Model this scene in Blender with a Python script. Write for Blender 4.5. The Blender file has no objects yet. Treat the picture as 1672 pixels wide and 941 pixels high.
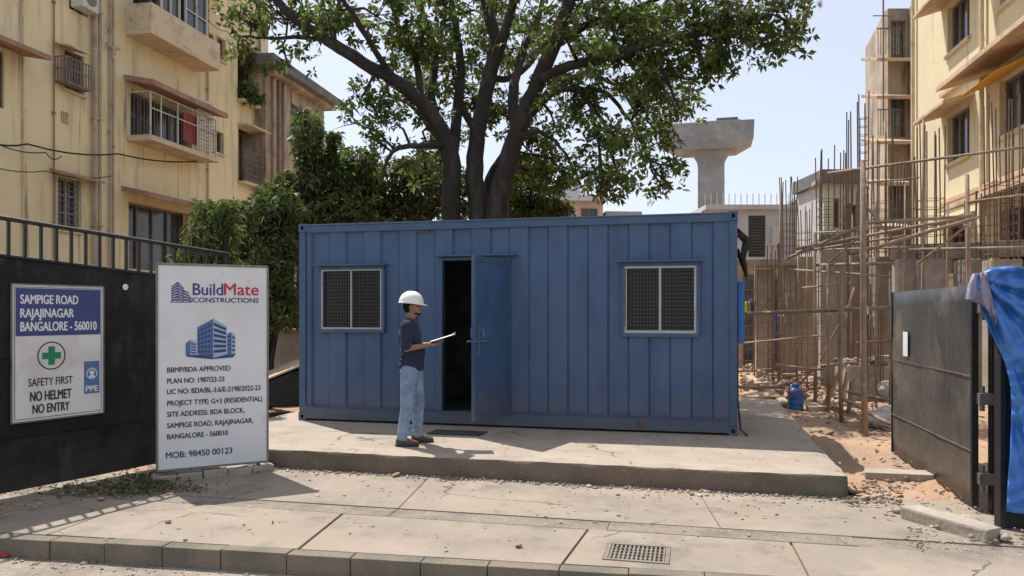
import bpy, bmesh, math, random
import numpy as np
from mathutils import Vector, Matrix, Euler
R = math.radians
rng = random.Random(7)
nr = np.random.RandomState(11)
S = bpy.context.scene
COL = S.collection

# ------------------------------------------------------------------ camera
F, CU, HV, CAMZ = 1250.0, 836.0, 512.0, 1.75
cam_d = bpy.data.cameras.new("camera")
cam = bpy.data.objects.new("camera", cam_d); COL.objects.link(cam)
cam_d.sensor_width = 36.0
cam_d.lens = 36.0 * F / 1672
cam_d.shift_y = (HV - 470.5) / 1672
cam_d.clip_end = 2000
cam.location = (0, 0, CAMZ); cam.rotation_euler = (R(90), 0, 0)
S.camera = cam

# ------------------------------------------------------------------ light
SUN_DIR = Vector((.358, -.433, -1.0)).normalized()      # the way the light travels
elev = math.asin(-SUN_DIR.z); azim = math.atan2(-SUN_DIR.x, -SUN_DIR.y)
W = bpy.data.worlds.new("World"); S.world = W; W.use_nodes = True
nt = W.node_tree
bgn = nt.nodes["Background"]
sky = nt.nodes.new("ShaderNodeTexSky"); sky.sky_type = 'NISHITA'; sky.sun_disc = False
sky.sun_elevation = elev; sky.sun_rotation = azim
sky.air_density = 1.0; sky.dust_density = 2.2; sky.ozone_density = 1.0; sky.altitude = 300
hz = nt.nodes.new("ShaderNodeMix"); hz.data_type = 'RGBA'; hz.inputs["Factor"].default_value = .68
hz.inputs["B"].default_value = (3.0, 3.05, 3.4, 1)         # thin bright haze over the whole sky
nt.links.new(sky.outputs[0], hz.inputs["A"]); nt.links.new(hz.outputs["Result"], bgn.inputs[0]); bgn.inputs[1].default_value = 0.15
sd = bpy.data.lights.new("sun", 'SUN'); sd.energy = 3.5; sd.angle = R(0.53); sd.color = (1.0, .96, .90)
sun = bpy.data.objects.new("sun", sd); COL.objects.link(sun)
sun.rotation_euler = SUN_DIR.to_track_quat('-Z', 'Y').to_euler(); sun.location = (0, 0, 30)
S.view_settings.view_transform = 'Standard'
try: S.view_settings.look = 'None'
except Exception: pass
S.view_settings.gamma = 1.0; S.view_settings.use_curve_mapping = False
S.view_settings.exposure = 0.78
S.render.engine = 'CYCLES'
S.cycles.use_denoising = True
S.cycles.max_bounces = 8; S.cycles.diffuse_bounces = 4; S.cycles.transparent_max_bounces = 8
S.cycles.transmission_bounces = 4; S.cycles.glossy_bounces = 3

# ------------------------------------------------------------------ helpers
def at(u, v, Y): return Vector(((u - CU) / F * Y, Y, CAMZ - (v - HV) / F * Y))
def gp(u, v, z=0.0):
    Y = (CAMZ - z) * F / (v - HV)
    return Vector(((u - CU) / F * Y, Y, z))
class Frame:
    """a vertical plane: origin, direction along it; turns picture points into (s, z)"""
    def __init__(s, o, d):
        s.o = Vector((o[0], o[1])); s.d = Vector((d[0], d[1])).normalized()
        s.ang = math.atan2(s.d.y, s.d.x)
    def s(s_, u):
        k = (u - CU) / F
        return (k * s_.o.y - s_.o.x) / (s_.d.x - k * s_.d.y)
    def sz(s_, u, v):
        s = s_.s(u); Y = s_.o.y + s * s_.d.y
        return s, CAMZ - (v - HV) / F * Y
    def Y(s_, u): return s_.o.y + s_.s(u) * s_.d.y
    def w(s_, s, off=0.0):     # off to the left-hand side of the direction
        p = s_.o + s_.d * s; n = Vector((-s_.d.y, s_.d.x))
        return p + n * off

def tag(o, label=None, cat=None, group=None, kind=None):
    if label: o['label'] = label
    if cat: o['category'] = cat
    if group: o['group'] = group
    if kind: o['kind'] = kind
    return o
def thing(name, label, cat, loc=(0, 0, 0), rotz=0.0, group=None, kind=None):
    o = bpy.data.objects.new(name, None); COL.objects.link(o)
    o.location = loc; o.rotation_euler = (0, 0, rotz); o.empty_display_size = .1
    return tag(o, label, cat, group, kind)
def copy_tree(o, parent=None):
    c = o.copy(); COL.objects.link(c)
    if parent: c.parent = parent
    for ch in o.children: copy_tree(ch, c)
    return c

class MB:
    def __init__(s): s.v = []; s.f = []; s.M = Matrix.Identity(4)
    def add(s, vs, fs):
        n = len(s.v)
        s.v += [tuple(s.M @ Vector(p)) for p in vs]
        s.f += [tuple(i + n for i in f) for f in fs]
        return s
    def box(s, x0, x1, y0, y1, z0, z1):
        s.add([(x0,y0,z0),(x1,y0,z0),(x1,y1,z0),(x0,y1,z0),(x0,y0,z1),(x1,y0,z1),(x1,y1,z1),(x0,y1,z1)],
              [(0,3,2,1),(4,5,6,7),(0,1,5,4),(1,2,6,5),(2,3,7,6),(3,0,4,7)]); return s
    def cbox(s, c, sz, rot=None):
        old = s.M
        m = Matrix.Translation(Vector(c))
        if rot is not None: m = m @ (rot.to_matrix().to_4x4() if not isinstance(rot, Matrix) else rot)
        s.M = old @ m
        a, b, d = sz[0]/2, sz[1]/2, sz[2]/2
        s.box(-a, a, -b, b, -d, d); s.M = old; return s
    def prism(s, poly, z0, z1):
        n = len(poly)
        s.add([(p[0], p[1], z0) for p in poly] + [(p[0], p[1], z1) for p in poly],
              [tuple(range(n-1, -1, -1)), tuple(range(n, 2*n))] + [(i, (i+1) % n, n+(i+1) % n, n+i) for i in range(n)]); return s
    def prism_y(s, poly, y0, y1):      # outline in x,z
        n = len(poly)
        s.add([(p[0], y0, p[1]) for p in poly] + [(p[0], y1, p[1]) for p in poly],
              [tuple(range(n)), tuple(range(2*n-1, n-1, -1))] + [(i, n+i, n+(i+1) % n, (i+1) % n) for i in range(n)]); return s
    def tube(s, pts, r, n=8, cap=True):
        pts = [Vector(p) for p in pts]
        if not isinstance(r, (list, tuple)): r = [r]*len(pts)
        vs = []; fs = []
        up = None
        for i, p in enumerate(pts):
            t = (pts[min(i+1, len(pts)-1)] - pts[max(i-1, 0)])
            if t.length < 1e-9: t = Vector((0,0,1))
            t.normalize()
            if up is None:
                a = Vector((0,0,1)) if abs(t.z) < .9 else Vector((1,0,0))
                up = (a - t*a.dot(t)).normalized()
            else:
                up = (up - t*up.dot(t)).normalized()
            w = t.cross(up)
            for k in range(n):
                an = 2*math.pi*k/n
                vs.append(p + (up*math.cos(an) + w*math.sin(an))*r[i])
        for i in range(len(pts)-1):
            for k in range(n):
                a = i*n+k; b = i*n+(k+1) % n
                fs.append((a, b, b+n, a+n))
        if cap:
            fs.append(tuple(range(n-1, -1, -1))); L = (len(pts)-1)*n
            fs.append(tuple(L+k for k in range(n)))
        s.add(vs, fs); return s
    def lathe(s, prof, c=(0,0,0), n=20):
        vs = []; fs = []
        for (r, z) in prof:
            for k in range(n):
                a = 2*math.pi*k/n
                vs.append((c[0]+r*math.cos(a), c[1]+r*math.sin(a), c[2]+z))
        for i in range(len(prof)-1):
            for k in range(n):
                a = i*n+k; b = i*n+(k+1) % n
                fs.append((a, b, b+n, a+n))
        s.add(vs, fs); return s
    def ell(s, c, r, rot=None, nu=16, nv=10):
        vs = []; fs = []
        m = rot.to_matrix() if rot is not None else Matrix.Identity(3)
        for i in range(nv+1):
            th = math.pi*i/nv
            for k in range(nu):
                ph = 2*math.pi*k/nu
                p = m @ Vector((r[0]*math.sin(th)*math.cos(ph), r[1]*math.sin(th)*math.sin(ph), r[2]*math.cos(th)))
                vs.append(Vector(c)+p)
        for i in range(nv):
            for k in range(nu):
                a = i*nu+k; b = i*nu+(k+1) % nu
                fs.append((a+nu, b+nu, b, a))
        s.add(vs, fs); return s
    def wall(s, L, H, openings, y=0.0, depth=.2, z0=0.0, x0=0.0):
        """a sheet with rectangular holes and reveals going to y+depth (front faces -y)"""
        xs = sorted(set([x0, L] + [a for o in openings for a in (o[0], o[1]) if x0 < a < L]))
        zs = sorted(set([z0, H] + [a for o in openings for a in (o[2], o[3]) if z0 < a < H]))
        for i in range(len(xs)-1):
            for j in range(len(zs)-1):
                cx = (xs[i]+xs[i+1])/2; cz = (zs[j]+zs[j+1])/2
                if any(o[0] < cx < o[1] and o[2] < cz < o[3] for o in openings): continue
                s.add([(xs[i],y,zs[j]),(xs[i+1],y,zs[j]),(xs[i+1],y,zs[j+1]),(xs[i],y,zs[j+1])], [(0,1,2,3)])
        for (a, b, c, d) in openings:
            s.add([(a,y,c),(b,y,c),(b,y,d),(a,y,d),(a,y+depth,c),(b,y+depth,c),(b,y+depth,d),(a,y+depth,d)],
                  [(0,4,5,1),(1,5,6,2),(2,6,7,3),(3,7,4,0)])
        return s
    def build(s, name, m, parent=None, smooth=False, bevel=0, weld=False, jit=0):
        me = bpy.data.meshes.new(name)
        me.from_pydata(s.v, [], s.f); me.update()
        if weld or bevel or jit:
            bm = bmesh.new(); bm.from_mesh(me)
            bmesh.ops.remove_doubles(bm, verts=bm.verts, dist=1e-5)
            if jit:
                for v in bm.verts: v.co += Vector((rng.uniform(-jit, jit), rng.uniform(-jit, jit), rng.uniform(-jit, jit)))
            bmesh.ops.recalc_face_normals(bm, faces=bm.faces)
            if bevel:
                es = [e for e in bm.edges if len(e.link_faces) == 2 and e.calc_face_angle(0) > R(35)]
                bmesh.ops.bevel(bm, geom=es, offset=bevel, segments=2, profile=.6, affect='EDGES', clamp_overlap=True)
            bm.to_mesh(me); bm.free()
        if smooth:
            for p in me.polygons: p.use_smooth = True
        me.materials.append(m)
        o = bpy.data.objects.new(name, me); COL.objects.link(o)
        if parent is not None: o.parent = parent
        return o

def np_mesh(name, V, Fc, m, parent=None, smooth=False):
    me = bpy.data.meshes.new(name)
    nv, nf, k = len(V), len(Fc), Fc.shape[1]
    me.vertices.add(nv); me.vertices.foreach_set("co", np.ascontiguousarray(V, dtype=np.float32).ravel())
    me.loops.add(nf*k); me.loops.foreach_set("vertex_index", np.ascontiguousarray(Fc, dtype=np.int32).ravel())
    me.polygons.add(nf); me.polygons.foreach_set("loop_start", np.arange(0, nf*k, k, dtype=np.int32))
    me.update(calc_edges=True); me.validate()
    if smooth: me.polygons.foreach_set("use_smooth", np.ones(len(me.polygons), dtype=bool))
    me.materials.append(m)
    o = bpy.data.objects.new(name, me); COL.objects.link(o)
    if parent is not None: o.parent = parent
    return o

# ------------------------------------------------------------------ materials
MATS = {}
def pm(name, base, rough=.8, layers=(), bump=0, bscale=20, metal=0.0, spec=.5, bdetail=6, coord='Object', bvec=(1,1,1), island=None):
    """layers: (colour, scale, (lo, hi), amount[, vec[, detail]]) noise patches mixed over the base"""
    m = bpy.data.materials.new(name); m.use_nodes = True
    t = m.node_tree; N = t.nodes; Lk = t.links
    b = N["Principled BSDF"]
    b.inputs["Roughness"].default_value = rough; b.inputs["Metallic"].default_value = metal
    b.inputs["Specular IOR Level"].default_value = spec
    tc = N.new("ShaderNodeTexCoord")
    rgb = N.new("ShaderNodeRGB"); rgb.outputs[0].default_value = (*base, 1)
    cur = rgb.outputs[0]
    if island is not None:
        g = N.new("ShaderNodeNewGeometry"); r = N.new("ShaderNodeValToRGB")
        el = r.color_ramp.elements
        while len(el) < len(island): el.new(.5)
        for i, c in enumerate(island):
            el[i].position = i/(len(island)-1); el[i].color = (*c, 1)
        Lk.new(g.outputs["Random Per Island"], r.inputs[0]); cur = r.outputs[0]
    for i, ly in enumerate(layers):
        c, sc, (lo, hi), amt = ly[:4]
        vec = ly[4] if len(ly) > 4 else (1,1,1); det = ly[5] if len(ly) > 5 else 6
        mp = N.new("ShaderNodeMapping"); mp.inputs["Scale"].default_value = vec; mp.inputs["Location"].default_value = (i*3.7, i*1.3, i*2.1)
        Lk.new(tc.outputs[coord], mp.inputs[0])
        nz = N.new("ShaderNodeTexNoise"); nz.inputs["Scale"].default_value = sc; nz.inputs["Detail"].default_value = det; nz.inputs["Roughness"].default_value = .62
        Lk.new(mp.outputs[0], nz.inputs["Vector"])
        mr = N.new("ShaderNodeMapRange"); mr.inputs["From Min"].default_value = lo; mr.inputs["From Max"].default_value = hi; mr.inputs["To Max"].default_value = amt
        Lk.new(nz.outputs[0], mr.inputs["Value"])
        mx = N.new("ShaderNodeMix"); mx.data_type = 'RGBA'
        Lk.new(mr.outputs[0], mx.inputs["Factor"]); Lk.new(cur, mx.inputs["A"]); mx.inputs["B"].default_value = (*c, 1)
        cur = mx.outputs["Result"]
    Lk.new(cur, b.inputs["Base Color"])
    if bump:
        mp = N.new("ShaderNodeMapping"); mp.inputs["Scale"].default_value = bvec; Lk.new(tc.outputs[coord], mp.inputs[0])
        nz = N.new("ShaderNodeTexNoise"); nz.inputs["Scale"].default_value = bscale; nz.inputs["Detail"].default_value = bdetail
        Lk.new(mp.outputs[0], nz.inputs["Vector"])
        bp = N.new("ShaderNodeBump"); bp.inputs["Strength"].default_value = bump; bp.inputs["Distance"].default_value = .02
        Lk.new(nz.outputs[0], bp.inputs["Height"]); Lk.new(bp.outputs[0], b.inputs["Normal"])
    MATS[name] = m
    return m
def leafmat(name, cols, transl=.35, rough=.5):
    m = pm(name, cols[0], rough, island=cols, spec=.3)
    N = m.node_tree.nodes; L = m.node_tree.links
    b = N["Principled BSDF"]; out = N["Material Output"]
    tr = N.new("ShaderNodeBsdfTranslucent"); mx = N.new("ShaderNodeMixShader"); mx.inputs[0].default_value = transl
    src = b.inputs["Base Color"].links[0].from_socket
    hs = N.new("ShaderNodeHueSaturation"); hs.inputs["Value"].default_value = 1.5; hs.inputs["Saturation"].default_value = 1.1
    L.new(src, hs.inputs["Color"]); L.new(hs.outputs[0], tr.inputs["Color"])
    L.new(b.outputs[0], mx.inputs[1]); L.new(tr.outputs[0], mx.inputs[2]); L.new(mx.outputs[0], out.inputs["Surface"])
    return m

V_STREAK = (1, 1, .12)
def add_cracks(m, scale=.55, width=.006):
    t = m.node_tree; N = t.nodes; L = t.links; b = N["Principled BSDF"]
    src = b.inputs["Base Color"].links[0].from_socket
    tc = N.new("ShaderNodeTexCoord"); nz = N.new("ShaderNodeTexNoise"); nz.inputs["Scale"].default_value = 3; nz.inputs["Detail"].default_value = 8
    L.new(tc.outputs["Object"], nz.inputs["Vector"])
    ad = N.new("ShaderNodeVectorMath"); ad.operation = 'MULTIPLY_ADD'; ad.inputs[1].default_value = (.35,.35,.35)
    L.new(nz.outputs["Color"], ad.inputs[0]); L.new(tc.outputs["Object"], ad.inputs[2])
    vo = N.new("ShaderNodeTexVoronoi"); vo.feature = 'DISTANCE_TO_EDGE'; vo.inputs["Scale"].default_value = scale; L.new(ad.outputs[0], vo.inputs["Vector"])
    mr = N.new("ShaderNodeMapRange"); mr.inputs["From Min"].default_value = width*.3; mr.inputs["From Max"].default_value = width; mr.inputs["To Min"].default_value = 1; mr.inputs["To Max"].default_value = 0
    L.new(vo.outputs[0], mr.inputs[0])
    n2 = N.new("ShaderNodeTexNoise"); n2.inputs["Scale"].default_value = .9; L.new(tc.outputs["Object"], n2.inputs["Vector"])
    m2 = N.new("ShaderNodeMapRange"); m2.inputs["From Min"].default_value = .50; m2.inputs["From Max"].default_value = .58; L.new(n2.outputs[0], m2.inputs[0])
    mu = N.new("ShaderNodeMath"); mu.operation = 'MULTIPLY'; L.new(mr.outputs[0], mu.inputs[0]); L.new(m2.outputs[0], mu.inputs[1])
    mx = N.new("ShaderNodeMix"); mx.data_type = 'RGBA'; L.new(mu.outputs[0], mx.inputs["Factor"]); L.new(src, mx.inputs["A"]); mx.inputs["B"].default_value = (.10,.08,.065,1)
    L.new(mx.outputs["Result"], b.inputs["Base Color"])
M_pave = pm("pavement_concrete", (.31,.255,.195), .9, [((.225,.19,.15),.8,(.40,.66),.9),((.17,.14,.11),2.4,(.54,.68),.6),((.12,.10,.085),.9,(.60,.70),.5),((.37,.31,.245),2.3,(.5,.72),.6),((.25,.215,.18),14,(.6,.75),.5),((.20,.18,.15),70,(.62,.72),.45)], .5, 90)
M_drain = pm("drain_strip_concrete", (.25,.21,.165), .95, [((.15,.125,.10),3,(.45,.65),.8),((.46,.41,.35),30,(.55,.7),.6)], .9, 60)
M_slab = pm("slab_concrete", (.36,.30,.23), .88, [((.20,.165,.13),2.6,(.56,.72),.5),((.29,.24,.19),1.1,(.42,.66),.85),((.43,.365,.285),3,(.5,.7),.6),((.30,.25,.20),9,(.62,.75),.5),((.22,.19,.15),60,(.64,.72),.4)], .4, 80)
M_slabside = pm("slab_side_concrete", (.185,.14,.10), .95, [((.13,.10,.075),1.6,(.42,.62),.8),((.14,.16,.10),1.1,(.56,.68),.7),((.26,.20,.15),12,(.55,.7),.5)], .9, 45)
M_kerb = pm("kerb_concrete", (.21,.17,.125), .92, [((.12,.12,.09),2.2,(.45,.62),.8),((.17,.19,.20),1.5,(.6,.7),.6),((.12,.11,.09),25,(.6,.72),.6)], .9, 50)
M_road = pm("road_asphalt_dusty", (.33,.27,.21), .95, [((.19,.16,.13),3,(.42,.62),.7),((.40,.35,.29),9,(.5,.7),.7),((.07,.065,.06),60,(.6,.7),.6)], 1, 70)
M_dirt = pm("site_soil", (.39,.24,.145), 1, [((.30,.215,.15),.35,(.48,.62),.8),((.45,.30,.195),1.7,(.52,.68),.6),((.22,.15,.10),6,(.55,.72),.7),((.45,.38,.30),25,(.58,.7),.6)], 1, 22)
def add_mud(m, z0, z1, col, amt=.8):
    t = m.node_tree; N = t.nodes; L = t.links; b = N["Principled BSDF"]; src = b.inputs["Base Color"].links[0].from_socket
    tc = N.new("ShaderNodeTexCoord"); sp = N.new("ShaderNodeSeparateXYZ"); L.new(tc.outputs["Object"], sp.inputs[0])
    nz = N.new("ShaderNodeTexNoise"); nz.inputs["Scale"].default_value = 5; nz.inputs["Detail"].default_value = 8; L.new(tc.outputs["Object"], nz.inputs["Vector"])
    ma = N.new("ShaderNodeMath"); ma.operation = 'MULTIPLY_ADD'; ma.inputs[1].default_value = -(z1-z0)*1.6; L.new(nz.outputs[0], ma.inputs[0]); L.new(sp.outputs["Z"], ma.inputs[2])
    mr = N.new("ShaderNodeMapRange"); mr.inputs["From Min"].default_value = z0-(z1-z0)*.8; mr.inputs["From Max"].default_value = z1-(z1-z0)*.8; mr.inputs["To Min"].default_value = amt; mr.inputs["To Max"].default_value = 0; L.new(ma.outputs[0], mr.inputs[0])
    mx = N.new("ShaderNodeMix"); mx.data_type = 'RGBA'; L.new(mr.outputs[0], mx.inputs["Factor"]); L.new(src, mx.inputs["A"]); mx.inputs["B"].default_value = (*col, 1); L.new(mx.outputs["Result"], b.inputs["Base Color"])
add_cracks(M_pave); add_cracks(M_slab, .4, .005)
M_dark = pm("dark_gap", (.03,.027,.023), 1)
M_gravel = pm("gravel", (.4,.34,.28), .95, island=[(.17,.13,.095),(.30,.24,.185),(.38,.31,.24),(.50,.43,.35)], bump=.5, bscale=40)
M_rubble = pm("rubble", (.3,.24,.2), .95, island=[(.16,.11,.08),(.28,.20,.14),(.33,.26,.20),(.42,.35,.28),(.28,.15,.09)], bump=.6, bscale=30)
M_litter = pm("dry_leaf", (.3,.2,.1), .9, island=[(.35,.24,.11),(.2,.13,.07),(.45,.33,.16),(.14,.1,.06)])

BLUE = (.048,.090,.182)
M_blue = pm("container_blue_paint", BLUE, .42, [((.056,.118,.21),1.2,(.42,.68),.8),((.026,.056,.11),4,(.5,.72),.6,(1,1,.25)),((.075,.115,.175),9,(.58,.76),.5,(1,1,.12)),((.055,.055,.06),18,(.66,.76),.6),((.10,.10,.095),2.5,(.62,.74),.35),((.10,.065,.045),3,(.655,.72),.6,(7,1,.16))], .35, 2.2, spec=.45)
M_grate = pm("cast_grate_metal", (.20,.17,.14), .8, [((.12,.085,.06),8,(.5,.66),.7)], .4, 40)
M_handle = pm("door_handle_metal", (.16,.19,.23), .5, metal=.3)
M_blue_rail = pm("container_rail_paint", (.042,.088,.16), .5, [((.08,.12,.18),3,(.5,.7),.7),((.12,.07,.05),14,(.64,.74),.7),((.03,.06,.11),6,(.5,.7),.4)], .2, 14)
add_mud(M_blue, .0, .55, (.15,.125,.095), .55); add_mud(M_blue_rail, .0, .30, (.14,.11,.08), .6)
M_rust = pm("rusty_steel", (.13,.07,.045), .85, [((.22,.12,.07),12,(.5,.7),.8),((.05,.035,.03),6,(.5,.7),.6)], .5, 50)
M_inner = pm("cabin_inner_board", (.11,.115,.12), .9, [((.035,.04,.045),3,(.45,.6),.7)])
M_glass_dark = pm("window_glass", (.012,.013,.015), .3, spec=.3)
M_wmetal = pm("pale_window_metal", (.36,.385,.40), .5, [((.25,.20,.16),8,(.56,.7),.7),((.60,.62,.63),20,(.5,.7),.4)], .2, 40, metal=.2)
M_grille = pm("grille_metal", (.105,.105,.10), .7, [((.06,.045,.04),20,(.55,.7),.6)], metal=.3)

M_yellow = pm("yellow_facade_plaster", (.78,.665,.39), .9, [((.64,.54,.315),.25,(.42,.62),.8),((.82,.72,.49),.9,(.5,.7),.6),((.36,.30,.21),1.6,(.55,.70),.75,V_STREAK),((.17,.145,.11),2.4,(.61,.70),.75,(1.6,1.6,.09)),((.47,.36,.23),14,(.6,.72),.4)], .25, 25)
M_yellow2 = pm("pale_yellow_sunlit_plaster", (.66,.575,.37), .9, [((.56,.485,.315),.35,(.42,.62),.7),((.36,.30,.21),2.2,(.57,.69),.8,V_STREAK),((.76,.67,.47),5,(.52,.68),.4)], .25, 25)
M_aged = pm("aged_grey_plaster", (.42,.35,.255), .95, [((.24,.20,.155),.7,(.42,.6),.85),((.50,.43,.31),1.6,(.52,.68),.6),((.12,.10,.08),2.2,(.56,.68),.8,V_STREAK)], .4, 20)
M_brownw = pm("brown_stained_plaster", (.46,.37,.25), .95, [((.22,.17,.125),.8,(.42,.6),.8),((.45,.36,.26),2,(.52,.68),.6),((.12,.10,.08),2.2,(.56,.68),.8,V_STREAK)], .4, 20)
M_redch = pm("terracotta_canopy", (.36,.20,.135), .9, [((.22,.14,.10),2,(.45,.62),.8),((.45,.30,.21),7,(.52,.68),.6)], .4, 25)
M_pinkch = pm("peach_canopy", (.55,.39,.26), .9, [((.36,.26,.18),2,(.45,.62),.8),((.68,.50,.33),7,(.52,.68),.5)], .4, 25)
M_creamtrim = pm("cream_trim", (.60,.50,.33), .9, [((.38,.30,.20),2,(.5,.66),.8),((.18,.15,.11),5,(.6,.7),.7)], .4, 25)
M_pipe = pm("drain_pipe", (.43,.36,.27), .7, [((.28,.20,.15),2,(.5,.65),.8)], .2, 20)
M_pipe_red = pm("brown_drain_pipe", (.27,.17,.12), .7, [((.15,.10,.08),2,(.5,.65),.8)], .2, 20)
M_wframe = pm("window_frame_brown", (.20,.16,.13), .7, [((.10,.08,.07),6,(.5,.65),.7)])
M_wframe_l = pm("window_frame_pale", (.55,.53,.47), .6, [((.3,.26,.2),6,(.55,.65),.7)])
M_bglass = pm("building_window_glass", (.045,.052,.058), .15, [((.10,.11,.115),.8,(.5,.62),.7)], spec=.6)
M_greenglass = pm("green_tinted_glass", (.10,.14,.12), .25, [((.05,.07,.06),1.5,(.5,.62),.7)])
M_curtain = pm("red_cloth", (.32,.05,.05), .9)
M_eave = pm("dark_grey_eave", (.13,.13,.125), .9, [((.22,.20,.17),2,(.5,.65),.7)], .3, 20)
M_conc = pm("raw_concrete", (.36,.31,.25), .92, [((.25,.21,.165),1.2,(.42,.62),.8),((.46,.41,.34),4,(.52,.7),.6),((.15,.13,.11),2.5,(.58,.7),.6,V_STREAK)], .5, 25)
M_conc_g = pm("grey_pier_concrete", (.30,.315,.31), .9, [((.21,.21,.20),.35,(.42,.62),.8),((.38,.385,.37),.9,(.52,.7),.6),((.13,.13,.125),.8,(.58,.7),.7,(1,1,.15))], .3, 3)
M_rebar = pm("rusted_rebar", (.13,.085,.06), .85, [((.22,.12,.07),9,(.5,.65),.8)])
M_bamboo = pm("weathered_pole_wood", (.28,.20,.135), .85, [((.16,.115,.08),3,(.45,.62),.8,(1,1,.3)),((.42,.33,.24),9,(.52,.7),.7)], .4, 30)
M_plank = pm("timber_plank", (.47,.36,.23), .85, [((.30,.22,.14),2,(.45,.62),.8,(.2,1,1)),((.56,.45,.31),9,(.5,.7),.5)], .4, 30)
M_black = pm("black_gate_paint", (.014,.014,.015), .7, [((.034,.033,.031),1.3,(.45,.65),.8),((.085,.075,.06),3.5,(.57,.71),.5,(1,1,.3)),((.12,.105,.09),24,(.64,.74),.5),((.012,.012,.012),.8,(.55,.7),.7)], .25, 12, spec=.2)
M_black2 = pm("worn_gate_paint", (.022,.022,.023), .45, [((.052,.052,.048),1.6,(.42,.62),.8,(1,1,.5)),((.15,.12,.09),1.4,(.54,.68),.7),((.055,.065,.055),5,(.5,.68),.6,V_STREAK),((.16,.135,.105),22,(.62,.72),.5)], .3, 12)
add_mud(M_black2, .0, 1.25, (.115,.09,.068), .75); add_mud(M_black, .0, .5, (.08,.068,.052), .5)
M_seam = pm("weld_seam_metal", (.13,.115,.10), .7, [((.05,.045,.04),8,(.45,.6),.8)])
M_blackp = pm("black_post_paint", (.012,.012,.013), .5, [((.045,.04,.035),6,(.55,.68),.6)], .2, 20)
M_white = pm("sign_white_board", (.70,.70,.70), .6, [((.60,.595,.58),1.4,(.45,.65),.7),((.45,.43,.40),7,(.62,.74),.5)], .05, 10)
M_white2 = pm("small_sign_white", (.70,.685,.65), .6, [((.50,.48,.44),2,(.45,.65),.7),((.40,.37,.33),14,(.62,.72),.5)], .05, 10)
M_navy = pm("sign_navy", (.040,.062,.19), .6, [((.06,.085,.22),3,(.5,.7),.6)])
M_ink = pm("sign_ink", (.028,.028,.034), .7)
M_inkn = pm("logo_navy_ink", (.045,.05,.20), .7)
M_inkr = pm("logo_red_ink", (.46,.03,.06), .7)
M_letter = pm("white_letter", (.74,.74,.74), .6)
M_green = pm("sign_green", (.01,.20,.10), .6)
M_art1 = pm("print_blue", (.08,.16,.32), .7)
M_art2 = pm("print_pale_blue", (.30,.42,.56), .7)
M_art3 = pm("print_deep_blue", (.035,.06,.14), .7)
M_halo = pm("print_sky_tint", (.50,.57,.66), .7)
M_steel = pm("sign_frame_steel", (.20,.19,.18), .5, [((.10,.08,.06),7,(.5,.68),.8)], metal=.3)
M_tarp = pm("blue_tarpaulin", (.028,.15,.47), .4, [((.045,.19,.53),2.2,(.45,.65),.6),((.018,.10,.36),5,(.5,.7),.5)], .5, 14, spec=.6)
M_tarp_in = pm("pale_tarp_lining", (.25,.23,.30), .7, [((.15,.10,.15),9,(.5,.62),.8)], .4, 30)
M_drum = pm("blue_plastic_can", (.03,.12,.33), .4, [((.06,.17,.38),5,(.5,.7),.5),((.25,.2,.15),9,(.66,.74),.5)])
M_skin = pm("skin", (.26,.135,.085), .55, [((.21,.105,.066),14,(.45,.65),.5)])
M_shirt = pm("navy_shirt_fabric", (.014,.019,.045), .9, [((.026,.028,.07),6,(.45,.65),.6)], .6, 18)
M_collar = pm("shirt_collar_fabric", (.06,.05,.13), .9)
M_jeans = pm("faded_jeans_fabric", (.20,.28,.39), .95, [((.12,.175,.27),5,(.42,.62),.8),((.34,.42,.52),9,(.52,.7),.6)], .8, 16)
M_shoe = pm("brown_shoe_leather", (.075,.05,.035), .7, [((.13,.10,.075),18,(.5,.7),.7)])
M_sole = pm("shoe_sole", (.045,.04,.035), .9)
M_helmet = pm("white_helmet_plastic", (.78,.77,.72), .35, [((.62,.60,.54),6,(.5,.7),.5)], spec=.5)
M_hair = pm("black_hair", (.008,.007,.006), .9, spec=.15)
M_eye = pm("eye_dark", (.02,.015,.012), .3)
M_paper = pm("paper_sheet", (.80,.80,.78), .8)
M_clip = pm("clipboard_board", (.20,.12,.07), .7)
M_bark = pm("tree_bark", (.030,.026,.022), .95, [((.075,.066,.056),3,(.48,.68),.8,(1,1,.4)),((.018,.015,.013),8,(.5,.68),.8,(1,1,.3)),((.12,.105,.09),14,(.6,.72),.5)], 1, 14, bvec=(1,1,.3))
M_leaf = leafmat("broad_tree_leaf", [(.032,.058,.018),(.055,.088,.024),(.095,.128,.036),(.16,.18,.06),(.09,.075,.03)], .42)
M_leaf2 = leafmat("dark_shrub_leaf", [(.038,.058,.018),(.065,.090,.028),(.10,.125,.042),(.155,.165,.065)], .4)
M_leaf3 = leafmat("light_leaf", [(.05,.08,.025),(.08,.115,.035),(.12,.15,.05),(.16,.18,.065)], .35)
M_weed = leafmat("weed_leaf", [(.05,.07,.025),(.09,.105,.04),(.15,.14,.07),(.2,.16,.09)], .2)
M_cloth_y = pm("yellow_green_cloth", (.45,.52,.04), .9)
M_cloth_b = pm("blue_cloth", (.05,.07,.35), .9)
M_bag = pm("cement_bag", (.42,.39,.34), .9, [((.30,.26,.21),4,(.45,.65),.7)], .6, 10)
M_orange = pm("orange_awning", (.62,.30,.03), .8)
M_grey_w = pm("pale_grey_cladding", (.50,.50,.50), .8, [((.38,.38,.38),1,(.45,.65),.7)], .2, 10)
M_ivory = pm("ivory_plaster", (.52,.52,.41), .9, [((.35,.37,.29),.6,(.45,.62),.8),((.20,.20,.16),1.6,(.56,.7),.7,V_STREAK)], .3, 20)
M_greenw = pm("green_shade_net", (.12,.16,.10), .9, [((.2,.24,.16),3,(.5,.62),.7)])
M_cable = pm("black_cable", (.02,.02,.02), .7)

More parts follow.
